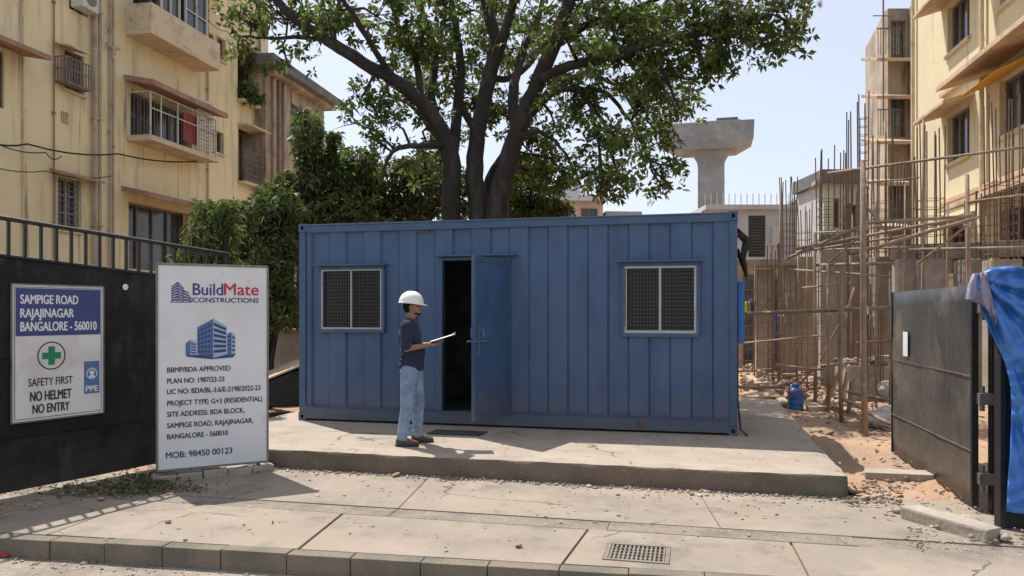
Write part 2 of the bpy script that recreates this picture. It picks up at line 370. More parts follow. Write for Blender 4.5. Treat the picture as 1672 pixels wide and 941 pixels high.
def text(s, x0, x1, zb, cap, y, m, name="lettering", parent=None, bold=0.0, th=.0015):
    cu = bpy.data.curves.new("txt", 'FONT'); cu.body = s; cu.size = 1; cu.extrude = 0
    o = bpy.data.objects.new("txt", cu); COL.objects.link(o)
    bpy.context.view_layer.update()
    dg = bpy.context.evaluated_depsgraph_get()
    me = bpy.data.meshes.new_from_object(o.evaluated_get(dg))
    bpy.data.objects.remove(o); bpy.data.curves.remove(cu)
    co = np.empty(len(me.vertices)*3, np.float32); me.vertices.foreach_get("co", co); co = co.reshape(-1, 3)
    fcs = [tuple(p.vertices) for p in me.polygons]; bpy.data.meshes.remove(me)
    xa, xb = co[:,0].min(), co[:,0].max(); H = .729
    st = cap*bold*3.2; copies = [(0,0)] if bold <= 0 else [(-st/2,0),(st/2,0),(0,st*.35),(0,-st*.35)]
    e = MB()
    for i, (dx, dz) in enumerate(copies):
        e.add([(x0 + (c[0]-xa)/(xb-xa)*(x1-x0) + dx, y - .0003*i, zb + c[1]/H*cap + dz) for c in co], fcs)
    return e.build(name, m, parent)

# ------------------------------------------------------------------ foliage
def leaf_arrays(P, D, Nn, Ln, Wd, droop=.25):
    """P base points, D unit directions, Nn approx normals, lengths, widths -> verts, tris"""
    n = len(P)
    Sd = np.cross(D, Nn); Sd /= (np.linalg.norm(Sd, axis=1, keepdims=True)+1e-9)
    Up = np.cross(Sd, D)
    L = Ln[:,None]; Wv = Wd[:,None]
    mid = P + D*L*.45
    a = mid + Sd*Wv*.5 + Up*Wv*.12
    b = mid - Sd*Wv*.5 + Up*Wv*.12
    tip = P + D*L; tip[:,2] -= (Ln*droop)
    V = np.stack([P, a, tip, b], 1).reshape(-1, 3)
    i = np.arange(n)*4
    Fc = np.concatenate([np.stack([i, i+1, i+2], 1), np.stack([i, i+2, i+3], 1)], 0)
    return V, Fc
def unit(n):
    v = nr.normal(size=(n, 3)); return v/np.linalg.norm(v, axis=1, keepdims=True)
def rosettes(C, k=7, size=.2, wid=.36, droop=.35, upb=.35):
    n = len(C)
    A = unit(n); A[:,2] += upb; A /= np.linalg.norm(A, axis=1, keepdims=True)
    T = np.cross(A, unit(n)); T /= np.linalg.norm(T, axis=1, keepdims=True); B = np.cross(A, T)
    Vs = []; P = []; D = []; Nn = []; Ls = []
    for j in range(k):
        an = 2*np.pi*j/k + nr.uniform(-.35, .35, n)
        th = nr.uniform(1.0, 1.75, n)
        d = A*np.cos(th)[:,None] + (T*np.cos(an)[:,None] + B*np.sin(an)[:,None])*np.sin(th)[:,None]
        d[:,2] -= nr.uniform(0, .35, n); d /= np.linalg.norm(d, axis=1, keepdims=True)
        P.append(C + d*.02 + A*nr.uniform(-.04, .04, n)[:,None]); D.append(d); Nn.append(A + unit(n)*.25); Ls.append(size*nr.uniform(.65, 1.2, n))
    P = np.concatenate(P); D = np.concatenate(D); Nn = np.concatenate(Nn); Ls = np.concatenate(Ls)
    return leaf_arrays(P, D, Nn, Ls, Ls*wid*nr.uniform(.8, 1.2, len(Ls)), droop)
def blob_points(c, r, n, shell=.35):
    d = unit(n); rr = nr.uniform(shell, 1, n)**.6
    # lumpy outline
    ph = nr.uniform(0, 6, 3)
    lump = 1 + .22*np.sin(d[:,0]*5+ph[0])*np.cos(d[:,2]*4+ph[1]) + .12*np.sin(d[:,1]*9+ph[2])
    return np.array(c)[None,:] + d*np.array(r)[None,:]*(rr*lump)[:,None]
def merge(parts):
    Vs = []; Fs = []; n = 0
    for V, Fc in parts:
        Vs.append(V); Fs.append(Fc+n); n += len(V)
    return np.concatenate(Vs), np.concatenate(Fs)
def shrub(name, label, cat, base, blobs, n_per, leaf, mat, size=.12, k=5, wid=.4, stem_r=.035, group=None, trunk_name="stem", droop=.3):
    """blobs: list of (centre, radii) in world space; a stem from the base to each"""
    o = thing(name, label, cat, base, group=group)
    b = Vector(base); parts = []
    t = MB()
    for (c, r) in blobs:
        n = int(n_per*r[0]*r[2]*4) + 30
        P = blob_points(Vector(c)-b, r, n)
        P[:,2] = np.maximum(P[:,2], .1)
        parts.append(rosettes(P, k, size, wid, droop))
        cc = Vector(c)-b
        m1 = Vector((cc.x*.35, cc.y*.35, cc.z*.45))
        t.tube([(rng.uniform(-.08,.08), rng.uniform(-.08,.08), -.05), m1, cc, cc+Vector((rng.uniform(-.3,.3), 0, r[2]*.6))], [stem_r, stem_r*.75, stem_r*.5, stem_r*.2], 6)
        for q in range(7):
            e = cc + Vector((rng.uniform(-1,1)*r[0], rng.uniform(-1,1)*r[1], rng.uniform(-.9,.9)*r[2]))*.8
            t.tube([m1.lerp(cc, rng.uniform(.3, 1)), e.lerp(cc, .4)+Vector((0,0,.05)), e], [stem_r*.35, stem_r*.25, stem_r*.12], 4)
    t.build(trunk_name, M_bark, o, smooth=True)
    V, Fc = merge(parts)
    np_mesh(leaf, V, Fc, mat, o)
    return o

def stones(spots, sizes, flat=.6):
    ico = []
    ph = (1+5**.5)/2
    base = np.array([(-1,ph,0),(1,ph,0),(-1,-ph,0),(1,-ph,0),(0,-1,ph),(0,1,ph),(0,-1,-ph),(0,1,-ph),(ph,0,-1),(ph,0,1),(-ph,0,-1),(-ph,0,1)])/1.9
    Fi = np.array([(0,11,5),(0,5,1),(0,1,7),(0,7,10),(0,10,11),(1,5,9),(5,11,4),(11,10,2),(10,7,6),(7,1,8),(3,9,4),(3,4,2),(3,2,6),(3,6,8),(3,8,9),(4,9,5),(2,4,11),(6,2,10),(8,6,7),(9,8,1)])
    Vs = []; Fs = []
    for i, (p, s) in enumerate(zip(spots, sizes)):
        pr_ = nr.uniform(.55, 1.45, (1,3))
        q_ = base if nr.rand() < .35 else np.sign(base+nr.uniform(-.05,.05,base.shape))*np.abs(base)**.32*.62
        v = q_*(1+nr.uniform(-.22, .22, (12,1)))*pr_*np.array([1,1,flat])*s/2
        t_ = nr.uniform(-.5,.5); c_, s_n = math.cos(t_), math.sin(t_)
        v = v @ np.array([[1,0,0],[0,c_,s_n],[0,-s_n,c_]])
        a = nr.uniform(0, 6.28); c, sn = math.cos(a), math.sin(a)
        v = v @ np.array([[c,sn,0],[-sn,c,0],[0,0,1]])
        Vs.append(v + np.array(p)); Fs.append(Fi + 12*i)
    return np.concatenate(Vs), np.concatenate(Fs)
#==SETTING==
# ------------------------------------------------------------------ ground, road, pavement
K0 = Vector((-4.0, 5.98)); KD = Vector((.985, -.173)).normalized()        # kerb line
L0 = Vector((-3.42, 7.17)); LD = Vector((6.19, -1.44)).normalized()       # front joint of the drain strip
SL0 = Vector((-2.78, 8.71)); EX = Vector((.972, -.2347)).normalized(); EY = Vector((.2347, .972)).normalized()
def isect(p, d, q, e):
    den = d.x*e.y - d.y*e.x; w = q - p
    return p + d*((w.x*e.y - w.y*e.x)/den)
def u_on(p, d, u):      # point of line p+d*t seen in picture column u
    k = (u-CU)/F; t = (k*p.y - p.x)/(d.x - k*d.y); return p + d*t

# ground sheet (dirt), bumpy where the site is
def fbm(x, y):
    return (np.sin(x*1.7+y*.6)*np.cos(y*1.3-x*.4) + .5*np.sin(x*4.1+1.3)*np.cos(y*3.7+.4) + .25*np.sin(x*9.3+y*7.1) + .2*np.cos(y*13.7-x*11.1))
gx = np.concatenate([np.linspace(-400,-14,26)[:-1], np.linspace(-14,2,60)[:-1], np.linspace(2,14,180)[:-1], np.linspace(14,400,26)])
gt = np.concatenate([np.linspace(0,4,50)[:-1], np.linspace(4,18,180)[:-1], np.linspace(18,40,30)[:-1], np.linspace(40,900,20)])
GX, GT = np.meshgrid(gx, gt)
GY = K0.y + KD.y/KD.x*(GX-K0.x) + GT + .05
rel = (GX-SL0.x)*EY.x*0 + 0
Zg = np.full_like(GX, -.035)
sfront = (GX-SL0.x)*(-EX.y) + (GY-SL0.y)*EX.x        # distance behind the slab front line
salong = (GX-SL0.x)*EX.x + (GY-SL0.y)*EX.y
site = np.clip((sfront+.0)/.25, 0, 1) * np.clip((salong-5.9)/.25, 0, 1) * np.clip((60-GY)/20, 0, 1)
Zg += site*(.045 + .022*fbm(GX*1.6, GY*1.6) + .012*nr.normal(size=GX.shape)*np.clip((40-GY)/30,0,1))
Zg += site*.10*np.exp(-((GX-5.6)**2/1.2+(GY-9.3)**2/2.0))*.6
leftg = np.clip((-salong-.8)/.3, 0, 1)*np.clip((sfront+.9)/.4, 0, 1)
Zg += leftg*(.03+.012*fbm(GX*2, GY*2))
ny_, nx_ = GX.shape
V = np.stack([GX, GY, Zg], -1).reshape(-1, 3)
ii = (np.arange(ny_-1)[:,None]*nx_ + np.arange(nx_-1)[None,:]).ravel()
tag(np_mesh("ground", V, np.stack([ii, ii+1, ii+1+nx_, ii+nx_], 1), M_dirt, smooth=True), kind='structure')
# road in front of the kerb
mb = MB()
a = K0 - KD*120; b = K0 + KD*120; c = b + Vector((0,-160)); d = a + Vector((0,-160))
mb.add([(a.x,a.y,-.15),(b.x,b.y,-.15),(c.x,c.y,-.15),(d.x,d.y,-.15)], [(3,2,1,0)])
tag(mb.build("road", M_road), kind='structure')
# pavement panels
off = Vector((KD.y, -KD.x))*-1
KI = K0 + Vector((-KD.y, KD.x))*.135     # inner line of the kerb stones
tops = [-900, -250, 235, 560, 960, 1290, 1720, 2600]
bots = [-1300, -480, 75, 487, 918, 1322, 1930, 3200]
g = .011
mb = MB()
LU0 = L0 + Vector((-LD.y, LD.x))*.27       # rear edge of the strip
hole = [gp(988,919), gp(1094,917), gp(1092,889), gp(989,889)]
hc = (hole[0]+hole[1]+hole[2]+hole[3])/4
def shrink(q, g):
    c = Vector((sum(p[0] for p in q)/len(q), sum(p[1] for p in q)/len(q)))
    out = []
    for p in q:
        dvec = Vector((p[0], p[1])) - c
        out.append(Vector((p[0], p[1])) - Vector((math.copysign(g, dvec.x), math.copysign(g, dvec.y))))
    return out
GA = Vector((hc.x, hc.y)); gX = LD.copy(); gY = Vector((-LD.y, LD.x))
GW, GH = .235, .205
Hq = [GA - gX*GW - gY*GH, GA + gX*GW - gY*GH, GA + gX*GW + gY*GH, GA - gX*GW + gY*GH]
for i in range(len(tops)-1):
    t0, t1 = u_on(L0, LD, tops[i]) if -300 < tops[i] < 2000 else L0 + LD*(-9 if tops[i] < 0 else 14), u_on(L0, LD, tops[i+1]) if -300 < tops[i+1] < 2000 else L0 + LD*(14)
    b0, b1 = (u_on(KI, KD, bots[i]) if -600 < bots[i] < 2400 else KI + KD*(-9 if bots[i] < 0 else 14)), (u_on(KI, KD, bots[i+1]) if -600 < bots[i+1] < 2400 else KI + KD*14)
    q = shrink([b0, b1, t1, t0], g)
    dz = rng.uniform(-.006, .0)
    if i == 4:
        for (A, B, C, D) in ((q[0], q[1], Hq[1], Hq[0]), (q[1], q[2], Hq[2], Hq[1]), (q[2], q[3], Hq[3], Hq[2]), (q[3], q[0], Hq[0], Hq[3])):
            mb.prism([A, B, C, D], -.06, dz)
    else:
        mb.prism(q, -.06, dz)
# rear row, between strip and slab base
BK0 = SL0 - Vector((-EX.y, EX.x))*(-.10)
rear = [-9.0, -3.6, -.6, 2.4, 5.2, 8.6, 14]
for i in range(len(rear)-1):
    p0, p1 = LU0 + LD*rear[i], LU0 + LD*rear[i+1]
    e0 = isect(p0, Vector((.1,1)), BK0, EX); e1 = isect(p1, Vector((.1,1)), BK0, EX)
    mb.prism(shrink([p0, p1, e1, e0], .004 if i != 3 else .004), -.06, rng.uniform(-.004, .0))
tag(mb.build("pavement", M_pave, bevel=.004), kind='structure')
mb = MB()
st = [-9 + 1.9*i for i in range(13)]
for i in range(len(st)-1):
    p0, p1 = L0 + LD*st[i], L0 + LD*(st[i+1])
    nrm = Vector((-LD.y, LD.x))
    mb.prism([p0+nrm*.015, p1+nrm*.015-LD*.006, p1+nrm*.262-LD*.006, p0+nrm*.262], -.06, -.009+rng.uniform(-.004,.003))
tag(mb.build("drain_channel_cover", M_drain, bevel=.004), kind='structure')
# kerb
mb = MB(); nrm = Vector((-KD.y, KD.x))
x = -9.0
while x < 10:
    w = .5 + rng.uniform(-.03, .03)
    p0 = K0 + KD*x + nrm*rng.uniform(-.006, .006); p1 = p0 + KD*(w-.006)
    mb.prism([p0, p1, p1+nrm*.127, p0+nrm*.127], -.2, rng.uniform(-.005, .006))
    x += w
tag(mb.build("kerb", M_kerb, bevel=.009), kind='structure')
mb = MB()
mb.prism([K0-KD*20+nrm*.06, K0+KD*20+nrm*.06, K0+KD*20+nrm*.4, K0-KD*20+nrm*.4], -.19, -.07)
tag(mb.build("kerb_bed", M_dark), kind='structure')
# grate
g_ = thing("drain_grate", "rusty square drain grate set flush in the front pavement panel", "drain grate", (GA.x, GA.y, 0), math.atan2(gX.y, gX.x))
mb = MB()
for (a0, a1, b0, b1) in ((-.232,.232,-.202,-.172),(-.232,.232,.172,.202),(-.232,-.202,-.172,.172),(.202,.232,-.172,.172)):
    mb.box(a0, a1, b0, b1, -.03, .004)
mb.build("frame", M_grate, g_, bevel=.003)
mb = MB()
for i in range(13):
    xx = -.19 + i*.0317; mb.box(xx-.0075, xx+.0075, -.17, .17, -.022, .001)
for i in range(4):
    yy = -.172+.0688*(i+.97); mb.box(-.2, .2, yy-.007, yy+.007, -.024, -.001)
mb.build("bars", M_grate, g_)
mb = MB(); mb.wall(.23, .2, [], 0); mb.v = []; mb.f = []
mb.box(-.232, .232, -.2, .2, -.26, -.24); mb.build("pit_floor", M_dark, g_)
# ---- concrete plinth slab
SLW, SLD, SLH = 6.13, 6.6, .215
SA = math.atan2(EX.y, EX.x)
sl = thing("concrete_slab", "raised concrete slab carrying the blue site cabin", "concrete slab", (SL0.x, SL0.y, 0), SA, kind='structure')
mb = MB()
nx, ny = 74, 66
def edge_n(t): return .006*math.sin(t*3.1)+.004*math.sin(t*11.3)+.003*math.sin(t*29.7)
def slab_z(x, y): return SLH + .003*math.sin(x*2.3)*math.cos(y*1.9)
vs = []; fs = []
for j in range(ny+1):
    for i in range(nx+1):
        X = -1.35 + (SLW+1.35)*i/nx; Yv = SLD*j/ny
        xx = X + (edge_n(Yv*1.7) if i == nx else 0); yy = Yv + (edge_n(X) if j == 0 else 0)
        zz = slab_z(X, Yv) - (.008+.006*abs(math.sin(X*7)) if (j == 0 or i == nx) else 0)
        vs.append((xx, yy, zz))
for j in range(ny):
    for i in range(nx):
        a = j*(nx+1)+i; fs.append((a, a+1, a+nx+2, a+nx+1))
mb.add(vs, fs); mb.build("slab_top", M_slab, sl, smooth=True)
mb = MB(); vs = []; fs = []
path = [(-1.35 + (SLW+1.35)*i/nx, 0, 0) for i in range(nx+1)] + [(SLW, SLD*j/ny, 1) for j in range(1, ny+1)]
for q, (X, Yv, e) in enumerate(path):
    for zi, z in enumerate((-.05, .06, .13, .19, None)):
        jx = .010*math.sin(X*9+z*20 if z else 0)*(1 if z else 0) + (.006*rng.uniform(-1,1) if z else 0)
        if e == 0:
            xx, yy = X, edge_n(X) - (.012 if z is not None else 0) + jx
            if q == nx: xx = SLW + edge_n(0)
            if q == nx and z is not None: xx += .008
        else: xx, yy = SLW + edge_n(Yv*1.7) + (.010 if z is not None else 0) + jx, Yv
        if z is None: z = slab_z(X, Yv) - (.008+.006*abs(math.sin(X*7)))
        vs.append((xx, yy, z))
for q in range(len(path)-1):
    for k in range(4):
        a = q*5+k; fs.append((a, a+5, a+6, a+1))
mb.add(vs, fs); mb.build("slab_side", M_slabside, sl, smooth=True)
# left and back ends
mb = MB(); mb.box(-1.348, -1.34, .01, SLD-.01, -.05, SLH-.012); mb.box(-1.33, SLW-.02, SLD-.012, SLD, -.05, SLH-.012); mb.build("slab_end", M_slabside, sl)
# low step beside the slab's right corner
p = gp(1384, 783, .0); q = gp(1478, 780, 0.0)
ls = thing("concrete_step", "low broken concrete step between the slab corner and the red soil", "step", (4.15, 7.95, 0), SA)
mb = MB()
mb.prism([(-.45,-.02),(.1,-.04),(.46,.0),(.62,.1),(.55,.24),(.2,.27),(-.4,.26)], -.03, .085); mb.build("block", M_conc, ls, bevel=.012, jit=.006)

# gravel along the slab foot, as one mass
def line_pts(n, s0, s1, d0, d1, sd):
    s = nr.uniform(s0, s1, n); d = np.abs(nr.normal(0, sd, n)) + d0
    d = np.clip(d, d0, d1)
    x = SL0.x + EX.x*s + EX.y*d*1.0; y = SL0.y + EX.y*s - EX.x*d*1.0
    return np.stack([x, y, np.full(n, .004)], 1)
P = np.concatenate([line_pts(1300, -.2, 6.3, .02, .35, .08), line_pts(260, 3.5, 7.6, .02, .9, .25), line_pts(90, 0, 6, .1, 2.0, .8)])
sz = nr.gamma(1.3, .010, len(P)) + .006; sz = np.clip(sz, .006, .085)
Vg, Fg = stones(P, sz, .55); tag(np_mesh("gravel", Vg, Fg, M_gravel), "loose pale gravel and mortar crumbs along the foot of the slab", "gravel", kind='stuff')
# litter along kerb and by the fence
n = 700
s = nr.uniform(-6, 6, n); d = np.abs(nr.normal(0, .10, n)) + .02
P = np.stack([K0.x + KD.x*s + KD.y*d, K0.y + KD.y*s - KD.x*d, np.full(n, -.146)], 1)
Vg, Fg = stones(P, np.clip(nr.gamma(1.5, .010, n)+.006, .005, .05), .5); tag(np_mesh("gutter_grit", Vg, Fg, M_gravel), "fine grit and pebbles gathered in the gutter under the kerb", "grit", kind='stuff')
n = 900
P = np.stack([nr.uniform(-5.6, -3.3, n), nr.uniform(6.2, 8.9, n), np.full(n, .02)], 1)
keep = [(abs((p[0]+4.83)*.878-(p[1]-7.22)*.479) < .75) for p in P]
P = P[np.array(keep)]
D = unit(len(P)); D[:,2] *= .25; D /= np.linalg.norm(D, axis=1, keepdims=True)
Up = np.tile(np.array([[0,0,1.]]), (len(P),1)) + unit(len(P))*.4
Vl, Fl = leaf_arrays(P, D, Up, nr.uniform(.03,.08,len(P)), nr.uniform(.015,.035,len(P)), .0)
tag(np_mesh("leaf_litter", Vl, Fl, M_litter), "dry leaf litter on the bare strip at the fence foot", "leaf litter", kind='stuff')
n = 260
P = np.stack([nr.uniform(-3.4, 4.2, n), nr.uniform(5.6, 9.6, n), np.zeros(n)], 1)
sf = (P[:,0]-SL0.x)*(-EX.y) + (P[:,1]-SL0.y)*EX.x
P[:,2] = np.where(sf > .02, SLH+.012, .008); P = P[(np.abs(sf) > .03)]
P = P[(P[:,1] > 5.98+KD.y/KD.x*(P[:,0]+4)+.1)]
D = unit(len(P)); D[:,2] = np.abs(D[:,2])*.2; D /= np.linalg.norm(D, axis=1, keepdims=True)
Vl, Fl = leaf_arrays(P, D, np.tile(np.array([[0,0,1.]]), (len(P),1)) + unit(len(P))*.3, nr.uniform(.02,.07,len(P)), nr.uniform(.01,.03,len(P)), .0)
tag(np_mesh("fallen_leaves", Vl, Fl, M_litter), "scattered small dry leaves over the slab and pavement", "fallen leaves", kind='stuff')
# scattered pavement stones and bits
for i, (u, v, s_) in enumerate([(275,854,.07),(398,858,.05),(303,883,.05),(165,817,.09),(645,778,.09),(665,781,.05),(847,893,.06),(1393,807,.12),(1415,815,.09)]):
    p = gp(u, v, .0)
    Vg, Fg = stones([(p.x, p.y, s_*.18)], [s_], .5)
    lab = ["small pale stone on the front panel near the fence shadow","small chip of stone at mid pavement left of the joint","pale pebble just behind the kerb in the left panel","flat pale stone beside the fence's shaded strip","yellowish lump among the gravel at the slab foot","grey chip beside the yellowish lump at the slab foot","pale chip on the long panel left of the drain grate","largest rubble chunk at the slab's front right corner","smaller rubble chunk beside the slab's front right corner"][i]
    tag(np_mesh("stone", Vg, Fg, M_rubble if i != 4 else M_plank), lab, "stone", "loose stones on the pavement")
# weeds by the sign foot
def tuft(name, label, c, r, n, h):
    P = np.array(c)[None,:] + np.stack([nr.normal(0, r[0], n), nr.normal(0, r[1], n), np.zeros(n)], 1)
    D = unit(n); D[:,2] = np.abs(D[:,2])*h + .25; D /= np.linalg.norm(D, axis=1, keepdims=True)
    V, Fc = leaf_arrays(P, D, unit(n), nr.uniform(.03,.1,n), nr.uniform(.012,.035,n), .3)
    return tag(np_mesh(name, V, Fc, M_weed), label, "weeds", kind='stuff')
p = gp(215, 800); tuft("weeds", "patch of low green weeds at the fence end before the tall signboard", (p.x, p.y, .01), (.32,.14), 900, .6)
p = gp(255, 782); tuft("weeds", "weed tuft squeezed between gate end and tall signboard", (p.x, p.y, .01), (.12,.12), 350, 1.0)
p = gp(420, 768); tuft("weeds", "small weeds under the right foot of the tall signboard", (p.x, p.y, .01), (.10,.06), 120, .8)
#==FENCE==
# ------------------------------------------------------------------ left sheet metal gate with rail
FA = Frame((-4.83, 7.22), (.78, 1.43))
fl = thing("sheet_metal_fence", "black sheet metal fence with spiked rail on top, left of the tall signboard", "fence", (FA.o.x, FA.o.y, 0), FA.ang)
s0, s1 = -1.2, 2.12
def topz(s): return 2.28 - .067*s
mb = MB()
nseg = 30
vs = []; fs = []
rows = [.045, .55, .56, .57, 1.0, 1.31, 1.32, 1.33, 1.7, 'top']
for i in range(nseg+1):
    s = s0 + (s1-s0)*i/nseg
    for z in rows:
        zz = topz(s) if z == 'top' else z
        bul = .006*math.sin(s*5+zz*3)+.004*math.sin(s*13+zz*7)
        if z in (.56, 1.32): bul += -.012
        vs.append((s, bul, zz))
nrw = len(rows)
for i in range(nseg):
    for k in range(nrw-1):
        a = i*nrw+k; fs.append((a, a+nrw, a+nrw+1, a+1))
mb.add(vs, fs)
o = mb.build("sheet_panel", M_black, fl); md = o.modifiers.new("t", 'SOLIDIFY'); md.thickness = .012
mb = MB()
mb.box(s1-.05, s1, -.03, .03, -.02, 2.2)
mb.build("end_post", M_blackp, fl, bevel=.004)
mb = MB()
for zf, r_ in ((lambda s: topz(s)+.02, .022), (lambda s: 2.655-.062*s, .024)):
    mb.tube([(s0,0,zf(s0)), (s1+.55,.0,zf(s1+.55))], r_, 6)
mb.build("rail", M_blackp, fl)
s = s0+.06
while s < s1+.55:
    mb = MB(); mb.box(s-.013, s+.013, -.013, .013, topz(s)+.03, 2.655-.062*s-.01)
    mb.build("bar", M_blackp, fl); s += .152
mb = MB(); mb.lathe([(.001,0),(.028,.002),(.034,.008),(.001,.012)], n=14)
o = mb.build("white_marker", M_white, fl); ss, zz = FA.sz(203, 469); o.location = (ss, -.012, zz); o.rotation_euler = (R(90), 0, 0)

# ---- small sign on the fence
def fz(u, v): return FA.sz(u, v)
sg = thing("safety_sign", "navy and white road name and safety board fixed on the black fence", "sign", (FA.o.x, FA.o.y, 0), FA.ang)
a0 = fz(17, 578)[0]; a1 = fz(165, 578)[0]; ztop, zbot = 2.025, .708
Hs = ztop - zbot; ax = lambda u: FA.s(u)
def az(u, v):       # picture height inside the board to board height (board edges converge)
    t = (u-17)/(165-17); top = 461+(474-461)*t; bot = 694+(670-694)*t
    return ztop - (v-top)/(bot-top)*Hs
mb = MB(); mb.box(a0, a1, -.032, -.018, zbot, ztop); mb.build("board", M_white2, sg, bevel=.002)
mb = MB()
for (x0,x1,z0,z1) in ((a0-.01,a1+.01,ztop,ztop+.014),(a0-.01,a1+.01,zbot-.014,zbot),(a0-.012,a0,zbot,ztop),(a1,a1+.012,zbot,ztop)): mb.box(x0,x1,-.04,-.014,z0,z1)
mb.build("frame", M_steel, sg, bevel=.002)
mb = MB(); i_ = .018
for (x0,x1,z0,z1) in ((a0+i_,a1-i_,ztop-i_-.006,ztop-i_),(a0+i_,a1-i_,zbot+i_,zbot+i_+.006),(a0+i_,a0+i_+.006,zbot+i_,ztop-i_),(a1-i_-.006,a1-i_,zbot+i_,ztop-i_)): mb.box(x0,x1,-.034,-.0325,z0,z1)
mb.build("border_line", M_navy, sg)
zn = az(90, 548)
mb = MB(); mb.box(a0+.030, a1-.030, -.0345, -.0325, zn, ztop-.030); mb.build("name_panel", M_navy, sg)
def sgt(s, u0, u1, v0, v1, m, b=.012):
    um = (u0+u1)/2; text(s, ax(u0), ax(u1), az(um, v1), az(um, v0)-az(um, v1), -.0362, m, parent=sg, bold=b)
sgt("SAMPIGE ROAD", 30, 124, 481, 496, M_letter, .02); sgt("RAJAJINAGAR", 30, 117, 503, 518, M_letter, .02); sgt("BANGALORE - 560010", 30, 154, 525, 540, M_letter, .02)
sgt("SAFETY FIRST", 43, 115, 616, 629, M_ink, .008); sgt("NO HELMET", 46, 113, 637, 653, M_ink, .02); sgt("NO ENTRY", 50, 110, 658, 673, M_ink, .02)
cx, cz = ax(81), az(81, 581)
mb = MB()
def ring(mb, cx, cz, r0, r1, y, n=40, a0=0, a1=2*math.pi):
    vs = []; fs = []
    for k in range(n+1):
        a = a0+(a1-a0)*k/n
        vs += [(cx+r0*math.cos(a), y, cz+r0*math.sin(a)), (cx+r1*math.cos(a), y, cz+r1*math.sin(a))]
    for k in range(n): fs.append((2*k, 2*k+1, 2*k+3, 2*k+2))
    mb.add(vs, fs)
ring(mb, cx, cz, .128, .140, -.0345); mb.build("circle_outline", M_ink, sg)
mb = MB(); w_ = .032; l_ = .092
mb.prism_y([(cx-w_,cz-l_),(cx+w_,cz-l_),(cx+w_,cz-w_),(cx+l_,cz-w_),(cx+l_,cz+w_),(cx+w_,cz+w_),(cx+w_,cz+l_),(cx-w_,cz+l_),(cx-w_,cz+w_),(cx-l_,cz+w_),(cx-l_,cz-w_),(cx-w_,cz-w_)], -.0355, -.033)
mb.build("green_cross", M_green, sg)
px0, px1 = ax(134), ax(159); pz1, pz0 = az(146, 590), az(146, 641)
mb = MB(); mb.box(px0, px1, -.0345, -.0325, pz0, pz1); mb.build("ppe_panel", M_art1, sg)
mb = MB(); pcx = (px0+px1)/2; pcz = pz0 + (pz1-pz0)*.62
ring(mb, pcx, pcz, .050, .058, -.0355)
ring(mb, pcx, pcz+.004, .0, .022, -.0355, 16); ring(mb, pcx, pcz+.006, .028, .034, -.0355, 12, 0, math.pi)
mb.prism_y([(pcx-.032,pcz-.042),(pcx+.032,pcz-.042),(pcx+.024,pcz-.02),(pcx-.024,pcz-.02)], -.0355, -.035)
mb.build("ppe_icon", M_letter, sg)
text("PPE", px0+.018, px1-.018, pz0+.022, .062, -.0362, M_letter, parent=sg, bold=.02)

# ---- tall signboard
BF = Frame((-3.68, 7.96), (.96, .53)); BW = 1.097; BB, BT = .12, 2.255
bd = thing("signboard", "tall white construction company signboard standing beside the black fence", "signboard", (BF.o.x, BF.o.y, 0), BF.ang)
mb = MB(); mb.box(0, BW, 0, .03, BB, BT); mb.build("board", M_white, bd, bevel=.002)
mb = MB()
for (x0,x1,z0,z1) in ((-.012,BW+.012,BT,BT+.022),(-.012,BW+.012,BB-.022,BB),(-.02,0,BB,BT),(BW,BW+.02,BB,BT)): mb.box(x0,x1,-.010,.05,z0,z1)
mb.build("frame", M_steel, bd, bevel=.003)
for xx in (.06, BW-.10):
    mb = MB(); mb.box(xx, xx+.04, .052, .092, -.03, BT-.1); mb.build("leg", M_steel, bd)
def bx(u):  return BF.s(u)
def bz(u, v):
    t = (u-258)/179; top = 433+5*t; bot = 768-16*t
    return BT - (v-top)/(bot-top)*(BT-BB)
def bt(s, u0, u1, v0, v1, m, b=.01, name="lettering"):
    um = u0; return text(s, bx(u0), bx(u1), bz(um, v1), bz(um, v0)-bz(um, v1), -.0035, m, parent=bd, bold=b, name=name)
bt("Build", 315, 364, 462, 482, M_inkn, .012, "company_name"); bt("Mate", 366, 422, 462, 482, M_inkr, .012, "company_name")
bt("CONSTRUCTIONS", 315, 422, 486, 494, M_inkn, .02)
for s_, u1, v0 in (("BBMP/BDA APPROVED",376,600),("PLAN NO: 1987/22-23",366,618),("LIC NO: BDA/BL-3.6/E-2198/2022-23",425,635.5),("PROJECT TYPE: G+3 (RESIDENTIAL)",428,654.5),("SITE ADDRESS: BDA BLOCK,",399,672.5),("SAMPIGE ROAD, RAJAJINAGAR,",413,691),("BANGALORE - 560010",372,709)):
    bt(s_, 273, u1, v0, v0+8.6, M_ink, .018)
bt("MOB: 98450 00123", 271, 379, 738.5, 749, M_ink, .012)
